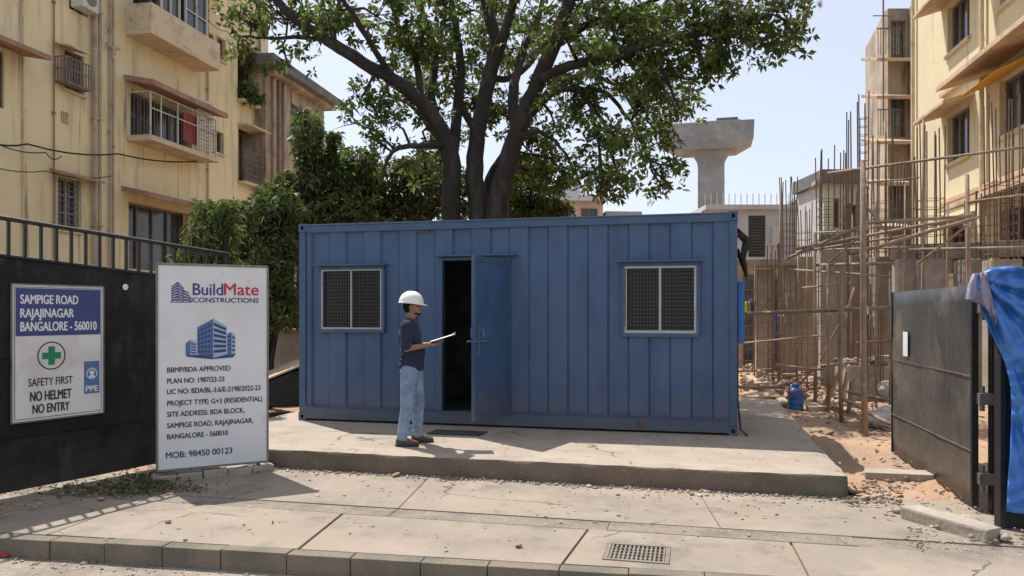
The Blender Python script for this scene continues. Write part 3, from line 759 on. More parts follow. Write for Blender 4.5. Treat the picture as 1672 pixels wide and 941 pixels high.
# logo: small cluster of towers
mb = MB(); y1 = -.0035
def bq(mb, pts, y=-.0035): mb.add([(bx(u), y, bz(u, v)) for u, v in pts], [tuple(range(len(pts)-1, -1, -1))])
for (ua, ub, va, vb) in ((280,290,468,461),(290,299,461,469),(299,308,474,478),(308,313,484,486)):
    n_ = 7 if ua < 299 else 4
    for k in range(n_):
        f0 = k/n_; f1 = (k+.62)/n_
        za, zb_ = 493, 493
        bq(mb, [(ua+.6, va+(za-va)*f0), (ub-.6, vb+(zb_-vb)*f0), (ub-.6, vb+(zb_-vb)*f1), (ua+.6, va+(za-va)*f1)])
for ua, va in ((280,468),(289.6,461),(298.6,469),(308,480),(313,486)): bq(mb, [(ua,va),(ua+1.1,va),(ua+1.1,493.5),(ua,493.5)])
bq(mb, [(278,493),(313.5,493),(313.5,494.5),(278,494.5)])
mb.build("logo", M_inkn, bd)
# printed building picture
mb = MB(); ring(mb, bx(345), bz(345, 548), 0, .13, -.0030, 30); mb.build("print_background", M_halo, bd)
m1, m2, m3 = MB(), MB(), MB()
bq(m3, [(302,580),(385,578),(380,584),(345,587),(306,583)])
bq(m1, [(322,535),(348,521),(348,585),(322,578)]); bq(m2, [(348,521),(370,533),(370,579),(348,585)], -.0036)
for k in range(6):
    f = k/6
    v0 = 521+6+(585-521-10)*f
    bq(m3, [(349,v0),(369,v0+(9-13*f)),(369,v0+4.6+(9-13*f)),(349,v0+5)], -.0042)
    bq(m3, [(323.5,v0+(12-16*f)+2),(346.5,v0),(346.5,v0+4.2),(323.5,v0+(12-16*f)+5.8)], -.0042)
for k in range(4): bq(m1, [(327+k*5.5,534-k*2.6),(328+k*5.5,533.6-k*2.6),(328+k*5.5,580),(327+k*5.5,580)], -.0046)
bq(m1, [(303,561),(311,555),(311,581),(303,579)]); bq(m2, [(311,555),(321,559),(321,579),(311,581)])
bq(m1, [(371,545),(378,543),(378,580),(371,580)]); bq(m2, [(378,543),(384,547),(384,577),(378,580)])
for k in range(4):
    bq(m3, [(312,560+k*5),(320,562+k*4.6),(320,564+k*4.6),(312,562.5+k*5)], -.0042); bq(m3, [(379,549+k*7),(383.5,551+k*6.6),(383.5,554+k*6.6),(379,552.5+k*7)], -.0042)
    bq(m3, [(372,549+k*7),(377,548+k*7),(377,551+k*7),(372,552+k*7)], -.0042)
m1.build("print_facade", M_art1, bd); m2.build("print_facade_lit", M_art2, bd); m3.build("print_windows", M_art3, bd)
# footing under the board
ft = thing("concrete_footing", "rough concrete footing strip under the tall signboard", "footing", (BF.o.x, BF.o.y, 0), BF.ang)
mb = MB()
for i in range(5): mb.box(-.06+i*.25, .18+i*.25, -.02-rng.uniform(0,.03), .17, -.03, .07+rng.uniform(-.015,.015))
mb.build("blocks", M_conc, ft, bevel=.015, jit=.008)
#==CABIN==
# ------------------------------------------------------------------ blue site cabin
CO = Vector((-3.06, 11.0)); CL, CD_, CH = 6.05, 2.44, 2.82; CZ = SLH + .0
CF = Frame(CO, EX); cb = thing("site_cabin", "blue corrugated steel site cabin with open door and two grilled windows", "site cabin", (CO.x, CO.y, CZ), SA)
def cs(u): return CF.s(u)
def cz(u, v): return CF.sz(u, v)[1] - CZ
w1 = (cs(524), cs(625), cz(575, 540), cz(575, 438)); w2 = (cs(1018), cs(1139), cz(1078, 547), cz(1078, 432))
dr = (cs(722), cs(829), cz(775, 673), cz(775, 425))
RB, RT = .20, .13       # bottom and top rails
def corr(L, z0, z1, openings, pitch=.53, dep=.03, x0=0.0):
    """trapezoid sheet: outer at y=0, inner at y=dep, front faces -y"""
    pts = []; x = x0
    br = set()
    xs = [x0]; k = 0
    x = x0 + .08
    prof = [(x0, 0.0)]
    while x < L:
        for dx, yy in ((.0, 0), (.022, dep), (pitch/2, dep), (pitch/2+.022, 0)):
            if x+dx < L: prof.append((x+dx, yy))
        x += pitch
    prof.append((L, prof[-1][1]))
    def yat(q):
        for i in range(len(prof)-1):
            if prof[i][0] <= q <= prof[i+1][0] and prof[i+1][0] > prof[i][0]:
                t = (q-prof[i][0])/(prof[i+1][0]-prof[i][0]); return prof[i][1]*(1-t)+prof[i+1][1]*t
        return 0
    allx = sorted(set([round(p[0],5) for p in prof] + [round(a,5) for o in openings for a in o[:2]]))
    m = MB()
    for i in range(len(allx)-1):
        xa, xb = allx[i], allx[i+1]
        if xb-xa < 1e-4: continue
        xm = (xa+xb)/2; ya, yb = yat(xa+1e-6), yat(xb-1e-6)
        zr = [(z0, z1)]
        for (a, b, c, d) in openings:
            if a < xm < b:
                new = []
                for (p, q) in zr:
                    if c > p: new.append((p, min(c, q)))
                    if d < q: new.append((max(d, p), q))
                zr = new
        for (p, q) in zr: m.add([(xa,ya,p),(xb,yb,p),(xb,yb,q),(xa,ya,q)], [(0,1,2,3)])
    return m
op = [(w1[0]+.02, w1[1]-.02, w1[2]+.02, w1[3]-.02), (w2[0]+.02, w2[1]-.02, w2[2]+.02, w2[3]-.02), (dr[0], dr[1], dr[2], dr[3])]
m = corr(CL-.10, RB, CH-RT, op, x0=.10)
o = m.build("wall_panel", M_blue, cb); o.location = (0, .03, 0); o.modifiers.new("t", 'SOLIDIFY').thickness = -.004
# side and rear walls
for nm, L, loc, rot in (("side_panel", CD_-.2, (CL-.03, .1, 0), R(90)), ("side_panel", CD_-.2, (.03, CD_-.1, 0), R(-90)), ("rear_panel", CL-.2, (CL-.1, CD_-.03, 0), R(180))):
    o = corr(L, RB, CH-RT, []).build(nm, M_blue, cb); o.location = loc; o.rotation_euler = (0, 0, rot); o.modifiers.new("t", 'SOLIDIFY').thickness = -.004
mb = MB()
o = corr(CL-.16, .08, CD_-.08, []).build("roof_panel", M_blue, cb); o.location = (.08, 0, CH-.04)
for v in o.data.vertices: v.co = Vector((v.co.x, v.co.z, -v.co.y))
mb = MB()
def rail(mb, x0, x1, y0, y1, z0, z1): mb.box(x0, x1, y0, y1, z0, z1)
mb.box(.1, CL-.1, 0, .07, CH-RT, CH-.035); mb.box(.1, CL-.1, -.008, .075, CH-.0352, CH-.012)
mb.build("top_rail", M_blue_rail, cb, bevel=.006)
for q in ((.1, CL-.1, CD_-.07, CD_), (.0, .07, .1, CD_-.1), (CL-.07, CL, .1, CD_-.1)):
    mb = MB(); mb.box(*q, CH-RT, CH-.02); mb.build("top_rail", M_blue_rail, cb, bevel=.006)
mb = MB()
mb.box(.1, dr[0]-.03, -.004, .07, .03, RB); mb.box(dr[1]+.03, CL-.1, -.004, .07, .03, RB); mb.box(dr[0]-.03, dr[1]+.03, -.004, .07, .03, dr[2]-.012)
mb.box(.1, CL-.1, CD_-.07, CD_, .03, RB)
mb.box(.1, dr[0]-.03, -.02, .03, RB, RB+.014); mb.box(dr[1]+.03, CL-.1, -.02, .03, RB, RB+.014)
mb.box(.0, .07, .12, CD_-.12, .03, RB); mb.box(CL-.07, CL, .12, CD_-.12, .03, RB)
mb.build("bottom_rail", M_blue_rail, cb, bevel=.005)
for i, (xx, yy) in enumerate(((0,0),(CL-.1,0),(0,CD_-.1),(CL-.1,CD_-.1))):
    mb = MB(); mb.box(xx, xx+.1, yy, yy+.1, .12, CH-.12); mb.build("corner_post", M_blue_rail, cb, bevel=.008)
    for z in (0, CH-.118):
        mb = MB()
        # casting with a hole in the front face
        e = .006; X0, X1, Y0, Y1 = xx-e-.008*0, xx+.1+e, yy-e, yy+.1+e
        hx0, hx1, hz0, hz1 = xx+.028, xx+.072, z+.032, z+.086
        for q in ((X0,hx0,z,z+.118),(hx1,X1,z,z+.118),(hx0,hx1,z,hz0),(hx0,hx1,hz1,z+.118)): mb.box(q[0], q[1], Y0, Y0+.02, q[2], q[3])
        mb.box(X0, X1, Y0+.02, Y1, z, z+.03); mb.box(X0, X1, Y0+.02, Y1, z+.09, z+.118); mb.box(X0, X0+.02, Y0+.02, Y1, z+.03, z+.09); mb.box(X1-.02, X1, Y0+.02, Y1, z+.03, z+.09); mb.box(X0+.02, X1-.02, Y1-.02, Y1, z+.03, z+.09)
        mb.build("corner_casting", M_blue_rail, cb)
mb = MB(); mb.box(.08, CL-.08, .075, CD_-.08, .10, .135); mb.build("floor", M_inner, cb)
# inner lining behind the sheets
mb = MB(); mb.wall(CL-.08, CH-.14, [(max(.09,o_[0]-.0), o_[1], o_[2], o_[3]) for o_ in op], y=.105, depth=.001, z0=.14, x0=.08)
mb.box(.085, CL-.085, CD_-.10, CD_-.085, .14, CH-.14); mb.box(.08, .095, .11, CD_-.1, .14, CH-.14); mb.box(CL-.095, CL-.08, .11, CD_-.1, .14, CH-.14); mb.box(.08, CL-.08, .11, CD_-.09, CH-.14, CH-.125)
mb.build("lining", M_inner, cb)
def cabin_window(w, heavy):
    f = MB(); t = .045
    x0, x1, z0, z1 = w
    for q in ((x0-.02,x1+.02,z1-.02,z1+.028),(x0-.02,x1+.02,z0-.028,z0+.02),(x0-.028,x0+.015,z0+.02,z1-.02),(x1-.015,x1+.028,z0+.02,z1-.02)): f.box(q[0], q[1], -.012, .10, q[2], q[3])
    fo = f.build("window", M_blue_rail, cb, bevel=.004)
    g2 = MB(); a, b, c, d = x0+.015, x1-.015, z0+.02, z1-.02; r = .028 if heavy else .018
    for q in ((a,b,d-r,d),(a,b,c,c+r*1.3),(a,a+r,c+r*1.3,d-r),(b-r,b,c+r*1.3,d-r),((a+b)/2-r*.55,(a+b)/2+r*.55,c+r*1.3,d-r)): g2.box(q[0], q[1], -.018, .02, q[2], q[3])
    if heavy:
        for i in range(16):
            xx = a+.03+(b-a-.06)*i/15; g2.box(xx-.005, xx+.005, -.021, -.018, c+.004, c+.034)
    g2.build("frame", M_wmetal, fo, bevel=.002)
    g3 = MB(); nxg = 22; nzg = 17
    for i in range(1, nxg): g3.box(a+(b-a)*i/nxg-.0019, a+(b-a)*i/nxg+.0019, -.006, -.002, c+.02, d-.01)
    for i in range(1, nzg): g3.box(a+.01, b-.01, -.0015, .0025, c+(d-c)*i/nzg-.0025, c+(d-c)*i/nzg+.0025)
    g3.build("grille", M_grille, fo)
    g4 = MB(); g4.box(a, b, .05, .056, c, d); g4.build("pane", M_glass_dark, fo)
    v = MB(); v.prism_y([(x0-.09, z1+.030),(x1+.07, z1+.030),(x1+.07, z1+.052),(x0-.09, z1+.052)], -.10, .03); v.build("visor", M_blue_rail, cb, bevel=.004)
    return fo
cabin_window(w1, False); cabin_window(w2, True)
mb = MB(); mb.box(w2[0]+.016, w2[0]+.03, -.0215, -.017, w2[2]+.1, w2[3]-.05); mb.build("rust_strip", M_rust, cb)
# door frame, visor, leaf
mb = MB(); a, b, c, d = dr
mb.box(a-.045, a, -.01, .09, c-.0, d+.04); mb.box(b, b+.045, -.01, .09, c-.0, d+.04); mb.box(a, b, -.01, .09, d, d+.04); mb.box(a-.045, b+.045, -.015, .09, c-.03, c-.002)
mb.build("door_frame", M_blue_rail, cb, bevel=.004)
mb = MB(); mb.box(a-.07, b+.13, -.10, .03, d+.05, d+.07); mb.build("visor", M_blue_rail, cb, bevel=.004)
DW = b-a-.02; DHh = d-c-.01
dl = MB()
dl.box(0, DW, 0, .04, 0, DHh)
ang = None
Pf = at(775, 600, 9.52); pf = (Vector((Pf.x, Pf.y)) - CO); loc = Vector((pf.dot(EX), pf.dot(Vector((-EX.y, EX.x)))))
hv = loc - Vector((b-.01, -.02)); ang = math.atan2(hv.y, hv.x)
do = dl.build("door", M_blue, cb, bevel=.004); do.location = (b-.01, -.02, c); do.rotation_euler = (0, 0, ang)
# here local +y of the leaf points to the picture side or away depending on the swing; details on both faces
for sy in (1, -1):
    y0 = .04 if sy > 0 else 0
    e = MB(); 
    for (q0,q1,z0,z1) in ((.0,DW,DHh-.07,DHh),(.0,DW,.0,.09),(.0,.06,.09,DHh-.07),(DW-.06,DW,.09,DHh-.07)):
        ya, yb = sorted((y0, y0+sy*.008)); e.box(q0+.003, q1-.003, ya, yb, z0+.003, z1-.003)
    e.build("leaf_border", M_blue_rail, do, bevel=.002)
    e = MB(); ya, yb = sorted((y0, y0+sy*.012)); zz = .98
    e.box(DW-.20, DW-.02, ya, yb, zz, zz+.022); e.box(DW-.11, DW-.085, ya, yb+.0, zz-.16, zz+.2)
    e.tube([(DW-.24, y0+sy*.035, zz+.01), (DW+.05, y0+sy*.035, zz+.01)], .010, 8)
    e.tube([(DW-.10, y0+sy*.012, zz+.05),(DW-.10, y0+sy*.07, zz+.06),(DW-.10, y0+sy*.07, zz+.16),(DW-.10, y0+sy*.012, zz+.17)], .007, 8)
    e.build("bolt_handle", M_handle, do)
for z in (.25, DHh/2, DHh-.3):
    e = MB(); e.tube([(-.004,-.012,z),(-.004,-.012,z+.1)], .011, 8); e.build("hinge", M_blue_rail, do)
# drain port, stamped mark, cable box at the right end
e = MB(); sx = cs(1047); e.box(sx-.05, sx+.05, -.014, .0, .07, .15); e.lathe([(.03,0),(.03,.02),(.018,.02),(.018,0)], (0,0,0), 12) if False else None
e.build("port_cover", M_rust, cb, bevel=.004)
e = MB(); sx = cs(685); zt = cz(685, 380)
for k in range(5): e.box(sx-.10+k*.045, sx-.07+k*.045, .0255, .0285, zt+.006*(k % 2), zt+.028+.004*(k % 3))
e.build("stencil_mark", M_inkr if False else pm("faded_red_mark", (.16,.10,.14), .8), cb)
e = MB(); e.box(CL+.02, CL+.10, .25, .65, 1.15, 1.95); e.build("meter_box", M_tarp, cb, bevel=.008)
e = MB()
for k in range(9):
    y = .1+rng.uniform(0,.25); z = 2.62-rng.uniform(0,.1)
    e.tube([(CL+.01,y,z),(CL+.09+rng.uniform(0,.08),y+.02,z-.12),(CL+.03+rng.uniform(0,.07),y-.02,z-.35),(CL+.12,y,z-.5-rng.uniform(0,.12)),(CL+.02,y+.1,z-.25)], .012, 6)
e.build("cable_bundle", M_cable, cb)
e = MB(); e.tube([(CL+.015,.3,1.15),(CL+.02,.3,.4),(CL+.05,.2,.05),(CL+.12,.0,.01)], .012, 6); e.build("ground_cable", M_cable, cb)
# things inside, dimly seen
tb = thing("office_desk", "dim desk standing inside the cabin behind the open door", "desk", (CO.x+EX.x*2.75+EY.x*1.6, CO.y+EX.y*2.75+EY.y*1.6, CZ+.135), SA)
e = MB(); e.box(-.6,.6,-.3,.3,.72,.75); e.build("desk_top", M_clip, tb, bevel=.004)
for sx in (-.56,.52):
    for sy in (-.27,.23): e = MB(); e.box(sx,sx+.04,sy,sy+.04,0,.72); e.build("leg", M_steel, tb)
# door mat
mt = thing("door_mat", "dark rectangular mat lying before the cabin door", "mat", (*(CO+EX*cs(770)-EY*.62), SLH+.006), SA)
e = MB()
e.prism([(-.36,-.16),(.34,-.18),(.36,.15),(-.34,.17)], 0, .012); e.build("mat", pm("dark_mat_rubber", (.05,.05,.05), .95, [((.12,.10,.08),20,(.5,.65),.7)], .8, 60), mt)
#==PERSON==
# ------------------------------------------------------------------ person
def bake(o):
    bpy.context.view_layer.update()
    dg = bpy.context.evaluated_depsgraph_get()
    me = bpy.data.meshes.new_from_object(o.evaluated_get(dg)); old = o.data
    o.modifiers.clear(); o.data = me
    for p in me.polygons: p.use_smooth = True
    return o
def cone(mb, a, b, ra, rb, n=14, sq=1.0):
    a = Vector(a); b = Vector(b); t = (b-a).normalized()
    up = Vector((0,1,0)) if abs(t.y) < .9 else Vector((1,0,0))
    pts = []; rs = []
    for k in range(5):
        th = math.pi/2*(1-k/4); pts.append(a - t*ra*math.sin(th)*.999); rs.append(max(.001, ra*math.cos(th)))
    for k in range(1,4): pts.append(a.lerp(b, k/4)); rs.append(ra+(rb-ra)*k/4)
    for k in range(5):
        th = math.pi/2*k/4; pts.append(b + t*rb*math.sin(th)*.999); rs.append(max(.001, rb*math.cos(th)))
    mb.tube(pts, rs, n)
def blend(mb, name, mat, parent, vox, sm=4):
    o = mb.build(name, mat, parent)
    r = o.modifiers.new("r", 'REMESH'); r.mode = 'VOXEL'; r.voxel_size = vox
    s = o.modifiers.new("s", 'SMOOTH'); s.factor = .5; s.iterations = sm
    return bake(o)
PX, PY = -1.215, 8.97
man = thing("person", "man in white hard hat, navy polo and faded jeans reading a clipboard before the cabin", "person", (PX, PY, SLH), R(6))
# joints, facing +x, +y is his left (away from the camera)
HN, HF = (.02,-.10,.90), (.06,.09,.90)          # hips near / far
KN, KFa = (-.01,-.115,.47), (.115,.11,.48)
AN, AFa = (-.065,-.12,.085), (.105,.12,.085)
SHN, SHF = (-.01,-.185,1.385), (.03,.17,1.39)
EN, EFa = (-.015,-.235,1.135), (.09,.22,1.14)
WN, WFa = (.225,-.12,1.165), (.27,.10,1.17)
NK, HD = (.02,-.005,1.45), (.055,0,1.62)
b_ = MB()
cone(b_, HN, KN, .070, .055); cone(b_, KN, AN, .050, .036); cone(b_, HF, KFa, .070, .055); cone(b_, KFa, AFa, .055, .036)
cone(b_, AN, (AN[0]+.13, AN[1]-.01, .035), .036, .03); cone(b_, AFa, (AFa[0]+.13, AFa[1]+.01, .035), .036, .03)
cone(b_, (AN[0]-.03,AN[1],.04), AN, .03, .034); cone(b_, (AFa[0]-.03,AFa[1],.04), AFa, .03, .034)
b_.ell((.035,0,.94), (.088,.125,.11)); b_.ell((.045,0,1.08), (.12,.145,.16)); b_.ell((.015,0,1.27), (.115,.165,.17)); cone(b_, SHN, SHF, .06, .06)
cone(b_, SHN, EN, .05, .04); cone(b_, EN, WN, .04, .026); cone(b_, SHF, EFa, .05, .04); cone(b_, EFa, WFa, .04, .026)
cone(b_, (0,0,1.38), (.035,0,1.52), .062, .056)
# head
b_.ell((.045,0,1.635), (.098,.078,.118)); b_.ell((.085,0,1.575), (.062,.056,.070)); b_.ell((.065,0,1.60), (.075,.068,.085))
b_.ell((.128,0,1.533), (.022,.026,.020)); cone(b_, (.140,0,1.635), (.160,0,1.600), .010, .014, 8); b_.ell((.147,0,1.592),(.014,.017,.010)); b_.ell((.142,0,1.562), (.012,.024,.009)); b_.ell((.140,0,1.550), (.012,.021,.008))
b_.ell((.128,.0,1.652), (.018,.05,.011))
for sy in (-1,1):
    b_.ell((.032, sy*.080, 1.612), (.020,.010,.032), Euler((0,R(10),sy*R(15))))
    b_.ell((.105, sy*.045, 1.605), (.03,.022,.022))
# hands: clipboard plane rises away from him; near hand below the board, far hand on its edge
def hand(mb, wrist, dirx, side, curl):
    w = Vector(wrist); d = Vector(dirx).normalized(); z = Vector((0,0,1)); sdir = d.cross(z).normalized()*side
    n = sdir.cross(d).normalized()*side
    if n.z < 0: n = -n
    palm = w + d*.05
    rot = Matrix((d, sdir, n)).transposed().to_3x3()
    mb.ell(palm, (.052,.040,.017), rot.to_euler())
    cone(mb, w, w+d*.03, .025, .022, 10)
    for k, (o_, l_) in enumerate(((-.030,.068),(-.010,.078),(.010,.073),(.029,.058))):
        base = w + d*.088 + sdir*o_
        p1 = base + d*l_*.5 + n*(.006 if curl > 0 else -.004)
        p2 = p1 + d*l_*.32 + n*(curl*l_*.30)
        p3 = p2 + d*l_*.12 + n*(curl*l_*.34)
        cone(mb, base-d*.02, p1, .0098, .0088, 8); cone(mb, p1, p2, .0088, .008, 8); cone(mb, p2, p3, .008, .0070, 8)
    tb0 = w + d*.03 - sdir*.030; tb1 = tb0 + d*.028 - sdir*.022 + n*.012; tb2 = tb1 + d*.032 + n*.016 + sdir*.004
    cone(mb, tb0, tb1, .013, .011, 8); cone(mb, tb1, tb2, .011, .0085, 8)
hand(b_, WN, (.95,.32,.10), 1, .5); hand(b_, WFa, (.95,-.22,.16), -1, .5)
body = blend(b_, "body", M_skin, man, .0055, 3)
# trousers
t_ = MB()
t_.ell((.035,0,.925), (.132,.165,.115)); t_.ell((.038,0,.96), (.125,.155,.08))
cone(t_, (HN[0],HN[1]+.01,.87), KN, .110, .078); cone(t_, KN, (AN[0]-.003,AN[1],.105), .075, .060)
cone(t_, (HF[0],HF[1]-.01,.87), KFa, .110, .078); cone(t_, KFa, (AFa[0]-.003,AFa[1],.105), .075, .060)
for kk, an in ((KN, AN), (KFa, AFa)):       # creases at knee and bunching at the hem
    for q in range(5):
        f = rng.uniform(.35, 1.05); p = Vector(kk).lerp(Vector(an), f)
        cone(t_, (p.x-.052, p.y-.02, p.z+rng.uniform(-.01,.02)), (p.x+.048, p.y-.03, p.z-.02+rng.uniform(-.01,.02)), .014, .012, 8)
        cone(t_, (p.x-.03, p.y-.056, p.z), (p.x+.03, p.y-.05, p.z+.035), .009, .008, 8)
for q in range(9):
    yy = -.185+.012*(q % 3); zq = .86-.085*q; cone(t_, (-.085+.008*q, yy+.05, zq), (.02+.01*q, yy+.018-.0*q, zq-.05), .014, .010, 8); cone(t_, (.02, yy+.02, zq-.03), (.09, yy+.05, zq+.01), .012, .009, 8)
for q in range(4): cone(t_, (-.03+.03*q,-.19+.005*q,.80-.06*q), (.07+.01*q,-.17,.76-.05*q), .008, .008, 8)
jeans = blend(t_, "jeans", M_jeans, man, .008, 2)
# shirt
s_ = MB()
s_.ell((.038,0,.93), (.150,.186,.15)); s_.ell((.05,0,1.08), (.150,.175,.17)); s_.ell((.018,0,1.27), (.138,.185,.165))
cone(s_, (SHN[0],SHN[1]+.035,SHN[2]), (SHF[0],SHF[1]-.035,SHF[2]), .078, .078)
cone(s_, (.005,0,1.40), (.018,0,1.445), .082, .070)
cone(s_, SHN, (EN[0]-.003, EN[1], EN[2]+.035), .080, .066); cone(s_, SHF, (EFa[0], EFa[1], EFa[2]+.035), .080, .066)
for q in range(6): cone(s_, (-.09+.01*q, -.10-.01*q, .93+.06*q), (.10, -.13, .99+.055*q+rng.uniform(-.02,.03)), .020, .016, 8)
shirt = s_.build("shirt", M_shirt, man)
r = shirt.modifiers.new("r", 'REMESH'); r.mode = 'VOXEL'; r.voxel_size = .009
s2 = shirt.modifiers.new("s", 'SMOOTH'); s2.factor = .5; s2.iterations = 4
bake(shirt)
# trim flat hems: cut shirt below .865 and jeans below .035
def cut(o, z, keep_above=True):
    bm = bmesh.new(); bm.from_mesh(o.data)
    bmesh.ops.bisect_plane(bm, geom=bm.verts[:]+bm.edges[:]+bm.faces[:], plane_co=(0,0,z), plane_no=(0,0,1), clear_inner=keep_above, clear_outer=not keep_above)
    bm.to_mesh(o.data); bm.free()
cut(shirt, .868); cut(jeans, .045)
# sleeve ends: remove shirt beyond the sleeve
c_ = MB(); c_.lathe([(.070,0),(.073,.01),(.066,.05),(.060,.052),(.064,.0)], (.014,0,1.428), 18)
co = c_.build("collar", M_collar, man, smooth=True); co.rotation_euler = (0, 0, 0)
# hair, beard, eyes
h_ = MB(); h_.ell((.026,0,1.645), (.090,.083,.105)); h_.ell((.008,0,1.598), (.066,.070,.062))
hair = h_.build("hair", M_hair, man)
bpy.context.view_layer.update()
bm = bmesh.new(); bm.from_mesh(hair.data)
bmesh.ops.delete(bm, geom=[f for f in bm.faces if f.calc_center_median().x > .062 or (f.calc_center_median().z < 1.60 and f.calc_center_median().x > .02)], context='FACES')
bm.to_mesh(hair.data); bm.free()
for p in hair.data.polygons: p.use_smooth = True
h_ = MB(); h_.ell((.122,0,1.530), (.030,.032,.020)); h_.ell((.148,0,1.576), (.010,.026,.006)); h_.ell((.09,.0,1.535), (.035,.056,.018))
blend(h_, "beard", M_hair, man, .004, 2)
for sy in (-1,1):
    h_ = MB(); h_.ell((.127, sy*.030, 1.634), (.011,.013,.009)); h_.build("eye", M_eye, man, smooth=True)
# hard hat
hh = MB()
prof = []
vs = []; fs = []; NU, NV = 36, 12
for i in range(NV+1):
    th = math.pi/2*i/NV
    for k in range(NU):
        a = 2*math.pi*k/NU; rx, ry, rz = .140, .118, .135
        ridge = 1 + .035*math.exp(-(math.sin(a)*math.sin(th))**2/.01)*(1 if th > .25 else .4)
        vs.append((rx*math.sin(th)*math.cos(a)*ridge, ry*math.sin(th)*math.sin(a), rz*math.cos(th)*ridge))
for i in range(NV):
    for k in range(NU): fs.append((i*NU+k, (i+1)*NU+k, (i+1)*NU+(k+1) % NU, i*NU+(k+1) % NU))
# brim
base = NV*NU; n0 = len(vs)
for k in range(NU):
    a = 2*math.pi*k/NU; e = .014 + .045*max(0, math.cos(a))**1.5
    vs.append(((.140+e)*math.cos(a), (.118+.014)*math.sin(a), -.010-.012*max(0, math.cos(a))))
for k in range(NU): fs.append((base+k, n0+k, n0+(k+1) % NU, base+(k+1) % NU))
hh.add(vs, fs); ho = hh.build("hard_hat", M_helmet, man, smooth=True); ho.location = (.035, 0, 1.662); ho.rotation_euler = (0, R(4), 0)
ho.modifiers.new("t", 'SOLIDIFY').thickness = .004
# shoes
def shoe(an, yo):
    s = MB(); x, y = an[0], an[1]
    s.ell((x-.02, y, .062), (.058,.045,.055)); s.ell((x+.055, y+yo*.3, .045), (.105,.044,.040)); s.ell((x+.125, y+yo, .038), (.068,.047,.032))
    cone(s, (x, y, .07), (x+.005, y, .13), .046, .045)
    o = blend(s, "shoe", M_shoe, man, .007, 3); cut(o, .018)
    q = MB(); pts = [(x-.085,y),(x-.07,y-.036),(x-.01,y-.043),(x+.06,y-.043+yo*.3),(x+.13,y-.050+yo),(x+.175,y-.036+yo),(x+.195,y+yo),(x+.175,y+.036+yo),(x+.13,y+.050+yo),(x+.06,y+.043+yo*.3),(x-.01,y+.043),(x-.07,y+.036)]
    q.prism(pts, .0, .024); q.build("sole", M_sole, o, bevel=.004)
shoe(AN, -.012); shoe(AFa, .012)
# clipboard
cbd = thing("clipboard", "clipboard with white sheets held open by the man in the hard hat", "clipboard", (0,0,0), 0)
cp = man.matrix_basis.copy() if False else Matrix.Translation((PX, PY, SLH)) @ Matrix.Rotation(R(6), 4, 'Z')
lm = cp @ Matrix.Translation((.405, 0, 1.243)) @ Matrix.Rotation(R(-17), 4, 'Y')
cbd.matrix_world = lm
e = MB(); e.box(-.155,.155,-.115,.115,0,.004); e.build("backing_board", M_clip, cbd, bevel=.001)
e = MB()
for k in range(3): e.box(-.150,.130+.004*k,-.105+.002*k,.105+.002*k,.0045+.0015*k,.0055+.0015*k)
e.build("sheet", M_paper, cbd)
e = MB(); e.box(.118,.150,-.05,.05,.0095,.016); e.tube([(.14,-.03,.018),(.158,0,.022),(.14,.03,.018)], .004, 6); e.build("clip", M_wmetal, cbd)
